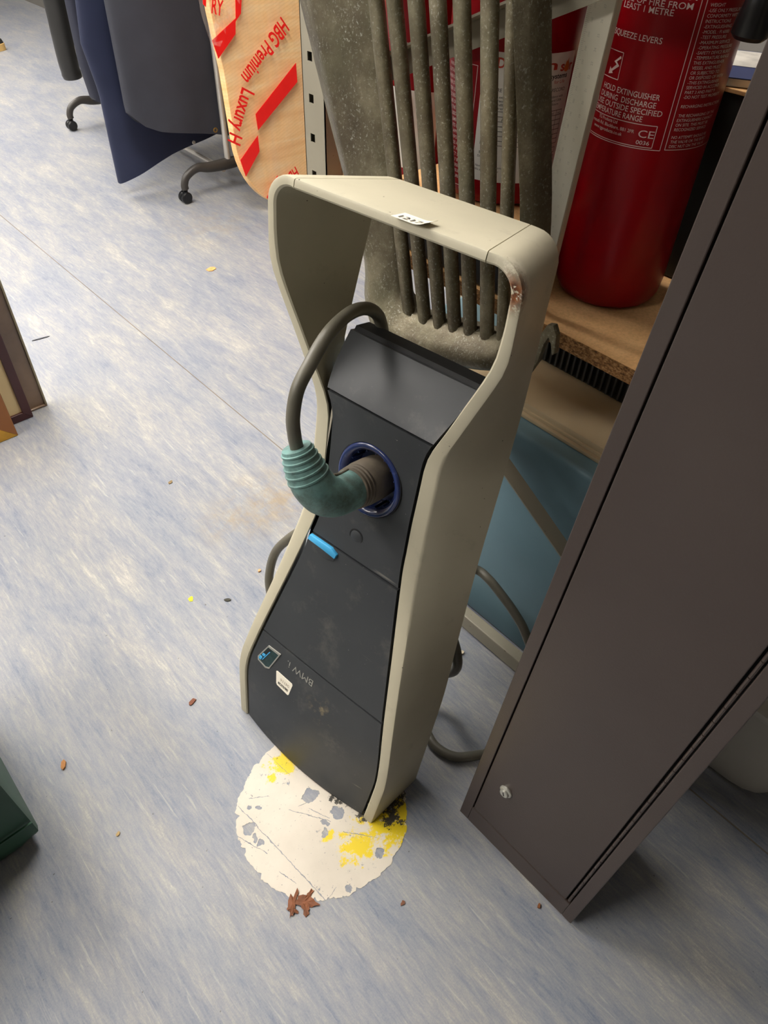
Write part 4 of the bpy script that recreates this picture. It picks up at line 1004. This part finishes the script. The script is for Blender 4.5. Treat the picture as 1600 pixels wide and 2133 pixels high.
c3 = coat('dark_navy_coat', 'dark navy coat hanging between the navy coat and the black jacket', M_c3, 3.90, pf([0.25, 0.45, 0.7, 1.1, 1.42], [1.60, 1.575, 1.575, 1.60, 1.75], [2.2, 2.22, 2.22, 2.2, 2.1]), lambda q: lerp(q, [0, 0.05, 0.12, 1], [0.31, 0.27, 0.255, 0.27]), 0.13, seed=6, folds=(4, 0.016))
t = thing('black_jacket', 'black leather jacket with a zipped cuff, farthest left on the clothes rail', 'jacket', (1.92, 4.56, 1.55), group='garments on the clothes rail')
b = B(); pts = catmull([(1.80, 4.58, 1.36), (1.785, 4.58, 1.0), (1.79, 4.58, 0.62), (1.782, 4.58, 0.42), (1.778, 4.58, 0.30), (1.784, 4.58, 0.238)], 6); n4 = len(pts)
tube(b, pts, [lerp(i / (n4 - 1), [0, 0.5, 0.88, 0.93, 1], [0.085, 0.068, 0.060, 0.064, 0.060]) for i in range(n4)], 20, True, (1.0, 0.85)); slv = part('sleeve', b, M_c4, t, True)
part('cuff_zip', tube(B(), [(1.815, 4.529, 0.40), (1.818, 4.527, 0.30), (1.822, 4.530, 0.238)], 0.003, 6), M_rail, slv, True)
b = B(); V = grid(b, 40, 20, lambda s, tt: Vector((1.78 + (0.42) * ((1 - math.cos(2 * PI * s)) / 2) + 0.02 * tt, 4.66 - 0.06 * math.sin(2 * PI * s), 0.55 + 0.85 * tt)), True); b.faces.new(V[0][::-1]); b.faces.new(V[-1]); part('body', b, M_c4, t, True)
b = B(); tube(b, catmull([(1.93, 4.66, 1.41), (1.93, 4.6, 1.55), (1.935, 4.56, 1.655), (1.915, 4.56, 1.64)], 5), 0.003, 6); part('hanger', b, M_rail, t, True)

# ------------------------------------------------------------------ picture frames leaning together at the left
def picture(name, label, x1, y, W, Hh, bw, mats, thick=0.022, mitre=True):
    t = thing(name, label, 'picture', (x1 - W / 2, y, 0), group='picture frames on the floor')
    x0 = x1 - W; mf, mi, mm = mats
    def rail(q, nm, mat):
        b = B(); prism(b, q, lambda a, c: Vector((a, y, c)), lambda a, c: Vector((a, y + thick, c)), 0.0015); return part(nm, b, mat, t)
    z0 = 0.001
    rail([(x0, z0), (x1, z0), (x1 - bw, z0 + bw), (x0 + bw, z0 + bw)], 'bottom_rail', mf[1])
    rail([(x1, z0), (x1, z0 + Hh), (x1 - bw, z0 + Hh - bw), (x1 - bw, z0 + bw)], 'side_rail', mf[0])
    rail([(x0, z0), (x0, z0 + Hh), (x0 + bw, z0 + Hh - bw), (x0 + bw, z0 + bw)], 'side_rail', mf[0])
    rail([(x0, z0 + Hh), (x1, z0 + Hh), (x1 - bw, z0 + Hh - bw), (x0 + bw, z0 + Hh - bw)], 'top_rail', mf[0])
    part('mount', box(B(), x0 + bw, x1 - bw, y + 0.008, y + 0.016, z0 + bw, z0 + Hh - bw), mm, t)
    part('picture', box(B(), x0 + bw + 0.09, x1 - bw - 0.09, y + 0.0065, y + 0.009, z0 + bw + 0.10, z0 + Hh - bw - 0.09), mi, t)
    return t
M_taupe = simple('taupe_glazed_print', srgb(128, 104, 84), 0.15, var=0.25, scale=6, spec=0.6); M_taupeedge = simple('pale_frame_edge', srgb(150, 138, 112), 0.4)
M_mahog = simple('mahogany_moulding', srgb(74, 36, 36), 0.3, var=0.15); M_cream = simple('cream_mount', srgb(240, 214, 160), 0.6, var=0.06); M_art = simple('sepia_print', srgb(170, 140, 96), 0.5, var=0.3, scale=14)
M_gold = simple('gilt_moulding', srgb(214, 160, 60), 0.32, 0.5, var=0.2, scale=20); M_brown = simple('brown_stained_moulding', srgb(150, 92, 44), 0.4, var=0.1)
picture('taupe_picture', 'large taupe picture with thin pale edge, rearmost of the three floor pictures', 0.464, 2.068, 0.62, 0.80, 0.006, ((M_taupeedge, M_taupe), M_art, M_taupe), 0.022)
picture('mahogany_framed_print', 'cream mounted print in a mahogany frame, middle of the three floor pictures', 0.406, 2.040, 0.55, 0.68, 0.026, ((M_mahog, M_mahog), M_art, M_cream), 0.022)
picture('gilt_framed_picture', 'picture in a brown and gilt frame, front of the three floor pictures', 0.333, 1.980, 0.50, 0.60, 0.060, ((M_brown, M_gold), M_art, M_art), 0.030)

# ------------------------------------------------------------------ green plastic box
M_green = simple('dark_green_plastic', srgb(44, 82, 62), 0.5, var=0.12, scale=7, speck=(srgb(96, 130, 96), 120, 0.74))
gb = thing('green_toolbox', 'dark green plastic box at the left edge of the floor', 'box', (-0.3, 1.0, 0))
b = B(); prism(b, [(-0.55, 0.03), (-0.53, 0.004), (-0.135, 0.004), (-0.102, 0.036), (-0.104, 0.36), (-0.55, 0.36)], lambda a, c: Vector((a, 0.772 + (0.022 if c < 0.02 else 0.0), c)), lambda a, c: Vector((a, 1.16, c)), 0.012)
gbb = part('body', b, M_green, gb, True)
part('lid', box(B(), -0.565, -0.088, 0.755, 1.175, 0.362, 0.44, 0.012, 3), M_green, gb, True)
b = B(); box(b, -0.42, -0.18, 0.768, 0.773, 0.135, 0.255, 0.003)
pnl = part('front_panel', b, M_green, gbb, True)
b = B()
for k in range(7): box(b, -0.235 + 0.007 * k, -0.2325 + 0.007 * k, 0.766, 0.769, 0.16, 0.20)
part('vent_ribs', b, M_green, pnl)
part('moulding_line', box(B(), -0.54, -0.104, 0.770, 0.7735, 0.088, 0.092), M_green, gbb)

# ------------------------------------------------------------------ boot far off on the floor
bt = thing('boot', 'black boot with a tan sole on the far floor at the left edge', 'boot', (1.94, 6.5, 0))
M_tan = simple('tan_sole', srgb(206, 168, 104), 0.6)
def sole(zz0, zz1, g): 
    b = B(); P = []
    for k in range(28):
        a = 2 * PI * k / 28; x = 1.935 + (0.142 + g) * math.cos(a); y = 6.49 + (0.048 + g) * math.sin(a) * (1 + 0.15 * math.cos(a)); P.append((x, y))
    prism(b, P, lambda p, q: Vector((p, q, zz0)), lambda p, q: Vector((p, q, zz1)), 0.003); return b
part('sole', sole(0.0, 0.045, 0.0), M_tan, bt)
b = B(); rings = []
for (zc, xc_, rx, ry) in ((0.046, 1.935, 0.138, 0.044), (0.07, 1.93, 0.134, 0.044), (0.092, 1.918, 0.118, 0.042), (0.112, 1.89, 0.085, 0.040), (0.15, 1.865, 0.058, 0.042), (0.20, 1.86, 0.054, 0.044), (0.24, 1.86, 0.055, 0.045)):
    rings.append([b.verts.new((xc_ + rx * math.cos(2 * PI * k / 24), 6.49 + ry * math.sin(2 * PI * k / 24), zc)) for k in range(24)])
for i in range(len(rings) - 1):
    for k in range(24): b.faces.new((rings[i][k], rings[i][(k + 1) % 24], rings[i + 1][(k + 1) % 24], rings[i + 1][k]))
b.faces.new(rings[0][::-1]); b.faces.new(rings[-1]); part('upper', b, M_c4, bt, True)
b = B()
for k in range(4): tube(b, [(1.985 - 0.025 * k, 6.462, 0.098 + 0.016 * k), (1.985 - 0.025 * k, 6.518, 0.098 + 0.016 * k)], 0.004, 6)
part('laces', b, M_rubber, bt)

# ------------------------------------------------------------------ worn round floor sticker
SCR = [((0.201, 0.592), (0.224, 0.345), 0.0012), ((0.271, 0.521), (0.318, 0.449), 0.0010), ((0.167, 0.546), (0.192, 0.481), 0.0008), ((0.190, 0.441), (0.201, 0.404), 0.0010), ((0.324, 0.418), (0.366, 0.366), 0.0010), ((0.222, 0.343), (0.252, 0.351), 0.0008), ((0.289, 0.514), (0.317, 0.504), 0.0010), ((0.306, 0.644), (0.315, 0.576), 0.0005), ((0.302, 0.497), (0.320, 0.455), 0.0008), ((0.225, 0.590), (0.256, 0.570), 0.0008)]
HOL = [((0.320, 0.513), 0.024), ((0.192, 0.541), 0.018), ((0.189, 0.522), 0.012), ((0.296, 0.441), 0.013), ((0.308, 0.452), 0.010), ((0.193, 0.506), 0.012), ((0.340, 0.452), 0.020), ((0.349, 0.342), 0.014), ((0.178, 0.602), 0.020), ((0.25, 0.325), 0.012), ((0.218, 0.575), 0.008), ((0.232, 0.562), 0.007), ((0.27, 0.335), 0.010)]
def decal_mat():
    n = NT('worn_floor_sticker')
    c0 = n.ramp(n.noise(9, 5), [(0.3, srgb(202, 192, 176)), (0.7, srgb(218, 208, 192))])
    # yellow and black print left where the sticker is less rubbed
    cd = n.n('ShaderNodeTexNoise'); cd.inputs['Scale'].default_value = 55; cd.inputs['Detail'].default_value = 5; n.l(n.tc.outputs['Object'], cd.inputs['Vector'])
    dv = n.n('ShaderNodeVectorMath', operation='MULTIPLY_ADD'); n.l(cd.outputs['Color'], dv.inputs[0]); dv.inputs[1].default_value = (0.03, 0.03, 0); 
    ofs = n.n('ShaderNodeVectorMath', operation='SUBTRACT'); n.l(n.tc.outputs['Object'], ofs.inputs[0]); ofs.inputs[1].default_value = (0.015, 0.015, 0); n.l(ofs.outputs[0], dv.inputs[2])
    WV = dv.outputs[0]
    def patch(blobs, seed, sc, lo, hi):
        m = None
        for cc, rr_ in blobs:
            q = n.blob((cc[0], cc[1], 0.0009), rr_, 0.9, WV); m = q if m is None else n.math('MAXIMUM', m, q)
        v = n.math('ADD', n.noise(sc, 8, 0.78, n.mapping((1, 1, 1), loc=(seed, 0, 0))), n.math('MULTIPLY', n.math('SUBTRACT', m, 1.0), 0.42))
        return n.ramp(v, [(lo, 0.0), (hi, 1.0)])
    c0 = n.mix(patch([((0.400, 0.372), 0.115), ((0.330, 0.380), 0.075), ((0.322, 0.605), 0.070), ((0.285, 0.592), 0.030), ((0.300, 0.430), 0.030)], 0, 26, 0.345, 0.41), c0, srgb(226, 198, 26))
    c0 = n.mix(patch([((0.430, 0.388), 0.090), ((0.385, 0.415), 0.055), ((0.345, 0.600), 0.055), ((0.36, 0.475), 0.04)], 5, 34, 0.385, 0.43), c0, srgb(58, 54, 46))
    c0 = n.mix(n.math('MULTIPLY', patch([((0.440, 0.370), 0.05)], 9, 40, 0.40, 0.43), 0.9), c0, srgb(224, 196, 30))
    # long straight scratches worn into the print
    def scratch(p0, p1, wd):
        L = math.hypot(p1[0] - p0[0], p1[1] - p0[1]); a = math.atan2(p1[1] - p0[1], p1[0] - p0[0])
        sx = n.n('ShaderNodeVectorMath', operation='SUBTRACT'); n.l(n.tc.outputs['Object'], sx.inputs[0]); sx.inputs[1].default_value = (p0[0], p0[1], 0)
        rt = n.n('ShaderNodeVectorRotate'); rt.rotation_type = 'Z_AXIS'; rt.inputs['Angle'].default_value = -a; n.l(sx.outputs[0], rt.inputs['Vector'])
        sp_ = n.n('ShaderNodeSeparateXYZ'); n.l(rt.outputs[0], sp_.inputs[0])
        wob = n.math('MULTIPLY', n.math('SUBTRACT', n.noise(60, 4, 0.7), 0.5), 0.008)
        across = n.math('LESS_THAN', n.math('ABSOLUTE', n.math('ADD', sp_.outputs[1], wob)), n.math('MULTIPLY', n.ramp(n.noise(70, 2), [(0.3, 0.2), (0.7, 1.0)]), wd))
        along = n.math('MULTIPLY', n.math('GREATER_THAN', sp_.outputs[0], 0.0), n.math('LESS_THAN', sp_.outputs[0], L))
        return n.math('MULTIPLY', across, along)
    worn = None
    for p0, p1, wd in SCR:
        q = scratch(p0, p1, wd); worn = q if worn is None else n.math('MAXIMUM', worn, q)
    for cc, rr_ in HOL:
        q = n.blob((cc[0], cc[1], 0.0009), rr_, 0.9, WV)
        worn = n.math('MAXIMUM', worn, n.math('GREATER_THAN', q, 0.45))
    c0 = n.mix(n.math('MULTIPLY', n.ramp(n.noise(34, 6, 0.7), [(0.58, 0.0), (0.75, 1.0)]), 0.25), c0, srgb(150, 146, 140))
    pit = n.ramp(n.noise(170, 4, 0.65), [(0.665, 0.0), (0.69, 1.0)])
    c0 = n.mix(n.math('MULTIPLY', pit, 0.8), c0, srgb(110, 110, 118))
    n.col(c0); n.set(0.5, 0, 0.4)
    # holes worn right through show the floor
    h1 = n.math('MAXIMUM', worn, n.ramp(n.noise(34, 8, 0.8), [(0.628, 0.0), (0.634, 1.0)]))
    tr_ = n.n('ShaderNodeBsdfTransparent'); mx = n.n('ShaderNodeMixShader')
    n.l(h1, mx.inputs[0]); n.l(n.p.outputs[0], mx.inputs[1]); n.l(tr_.outputs[0], mx.inputs[2]); n.l(mx.outputs[0], n.out.inputs['Surface'])
    return n.m
random.seed(11)
b = B(); NP = 300; r = 0.0; P = []; rad = 0.0
notch = [(random.uniform(0, 2 * PI), random.uniform(0.004, 0.012), random.uniform(0.02, 0.06)) for _ in range(22)]
for k in range(NP):
    a = 2 * PI * k / NP
    rad = 0.0016 * math.sin(5 * a + 1) + 0.0013 * math.sin(13 * a + 2) + 0.001 * math.sin(31 * a) + random.uniform(-0.0012, 0.0012)
    for na, nd_, nw in notch:
        da = abs((a - na + PI) % (2 * PI) - PI)
        if da < nw: rad -= nd_ * (1 - da / nw) * random.uniform(0.6, 1.0)
    P.append((0.322 + (0.1665 + rad) * math.cos(a), 0.480 + (0.1665 + rad) * math.sin(a)))
cen = b.verts.new((0.322, 0.480, 0.0009)); vv = [b.verts.new((x, y, 0.0009)) for x, y in P]; v2 = [b.verts.new((x, y, 0.0002)) for x, y in P]
for k in range(NP):
    b.faces.new((cen, vv[k], vv[(k + 1) % NP])); b.faces.new((vv[k], v2[k], v2[(k + 1) % NP], vv[(k + 1) % NP]))
tag(part('floor_sticker', b, decal_mat()), 'worn white round floor sticker with yellow and black remnants under the charger', 'sticker')

# ------------------------------------------------------------------ litter on the floor
def scrap(name, label, cat, x, y, L, Wd, col, rot, h=0.002, n=9, jag=0.35, curl=0.0):
    b = B(); P = []
    for k in range(n):
        a = 2 * PI * k / n; q = 1 + random.uniform(-jag, jag)
        px, py = L / 2 * math.cos(a) * q, Wd / 2 * math.sin(a) * q
        P.append((x + px * math.cos(rot) - py * math.sin(rot), y + px * math.sin(rot) + py * math.cos(rot)))
    lift = [random.uniform(0, curl) for _ in P]
    A = [b.verts.new((p[0], p[1], 0.0003 + l)) for p, l in zip(P, lift)]; C = [b.verts.new((p[0], p[1], 0.0003 + h + l)) for p, l in zip(P, lift)]
    b.faces.new(A[::-1]); b.faces.new(C)
    for k in range(n): b.faces.new((A[k], A[(k + 1) % n], C[(k + 1) % n], C[k]))
    return tag(part(name, b, simple(name + '_surface', col, 0.7, var=0.25, scale=80)), label, cat)
lf = thing('dry_leaf', 'crumbled dry brown leaf at the front edge of the white floor sticker', 'leaf', (0.19, 0.374, 0.001)); M_leaf = simple('dry_leaf', srgb(122, 72, 42), 0.7, var=0.35, scale=60)
for (x, y, L, Wd, rot) in ((0.176, 0.381, 0.038, 0.016, 0.6), (0.196, 0.366, 0.040, 0.018, -0.9), (0.206, 0.372, 0.020, 0.010, 0.3), (0.188, 0.358, 0.022, 0.014, 1.4), (0.168, 0.372, 0.018, 0.012, 2.2)):
    b = B(); P = []
    for k in range(13):
        a = 2 * PI * k / 13; q = 1 + random.uniform(-0.5, 0.4); px, py = L / 2 * math.cos(a) * q, Wd / 2 * math.sin(a) * q
        P.append(Vector((x + px * math.cos(rot) - py * math.sin(rot), y + px * math.sin(rot) + py * math.cos(rot), 0.0012 + random.uniform(0, 0.0032))))
    c = b.verts.new((x, y, 0.003)); vv = [b.verts.new(p) for p in P]
    for k in range(13): b.faces.new((c, vv[k], vv[(k + 1) % 13]))
    o = part('leaf_flake', b, M_leaf, lf); m_ = o.modifiers.new('thickness', 'SOLIDIFY'); m_.thickness = 0.0006
scrap('wood_chip', 'small tan wood chip beside the green box', 'wood chip', -0.017, 0.893, 0.024, 0.010, srgb(176, 118, 60), 1.05, 0.005, 6, 0.1)
scrap('bark_flake', 'brown flake on the floor left of the charger', 'debris', 0.254, 0.847, 0.016, 0.010, srgb(120, 66, 40), 0.4, 0.003)
scrap('yellow_scrap', 'bright yellow paper scrap on the floor left of the charger', 'scrap', 0.402, 1.096, 0.016, 0.012, srgb(240, 226, 40), 0.9, 0.0012, 7, 0.5)
scrap('dark_crumb', 'small dark crumb right of the yellow scrap', 'debris', 0.464, 1.034, 0.017, 0.008, srgb(58, 56, 44), -0.6, 0.003)
scrap('orange_flake', 'orange flake on the floor left of the charger hoop', 'debris', 1.369, 2.538, 0.045, 0.028, srgb(226, 166, 100), 0.4, 0.003, 6)
scrap('black_sliver', 'thin black sliver on the floor beside the picture frames', 'debris', 0.612, 2.463, 0.068, 0.007, srgb(52, 52, 58), -0.15, 0.002, 8, 0.15)
scrap('tan_speck', 'tiny tan speck in the middle of the open floor', 'debris', 0.576, 1.499, 0.014, 0.009, srgb(128, 106, 70), 0.4)
scrap('amber_crumb', 'tiny amber crumb by the cable left of the charger', 'debris', 0.578, 1.06, 0.009, 0.007, srgb(214, 160, 110), 0.4, 0.004)
scrap('rust_crumb', 'tiny rusty crumb in front of the white floor sticker', 'debris', 0.324, 0.251, 0.009, 0.007, srgb(120, 76, 52), 0.4)
scrap('ochre_crumb', 'tiny ochre crumb on the floor right of the green box', 'debris', 0.001, 0.697, 0.009, 0.006, srgb(178, 148, 96), 0.7)
scrap('white_crumb', 'tiny white crumb on the floor between charger and locker', 'debris', 0.789, 0.549, 0.012, 0.009, srgb(222, 204, 176), 0.2, 0.005)
scrap('brown_crumb', 'brown crumb at the foot of the locker', 'debris', 0.505, 0.085, 0.008, 0.006, srgb(140, 84, 44), 0.2, 0.004)
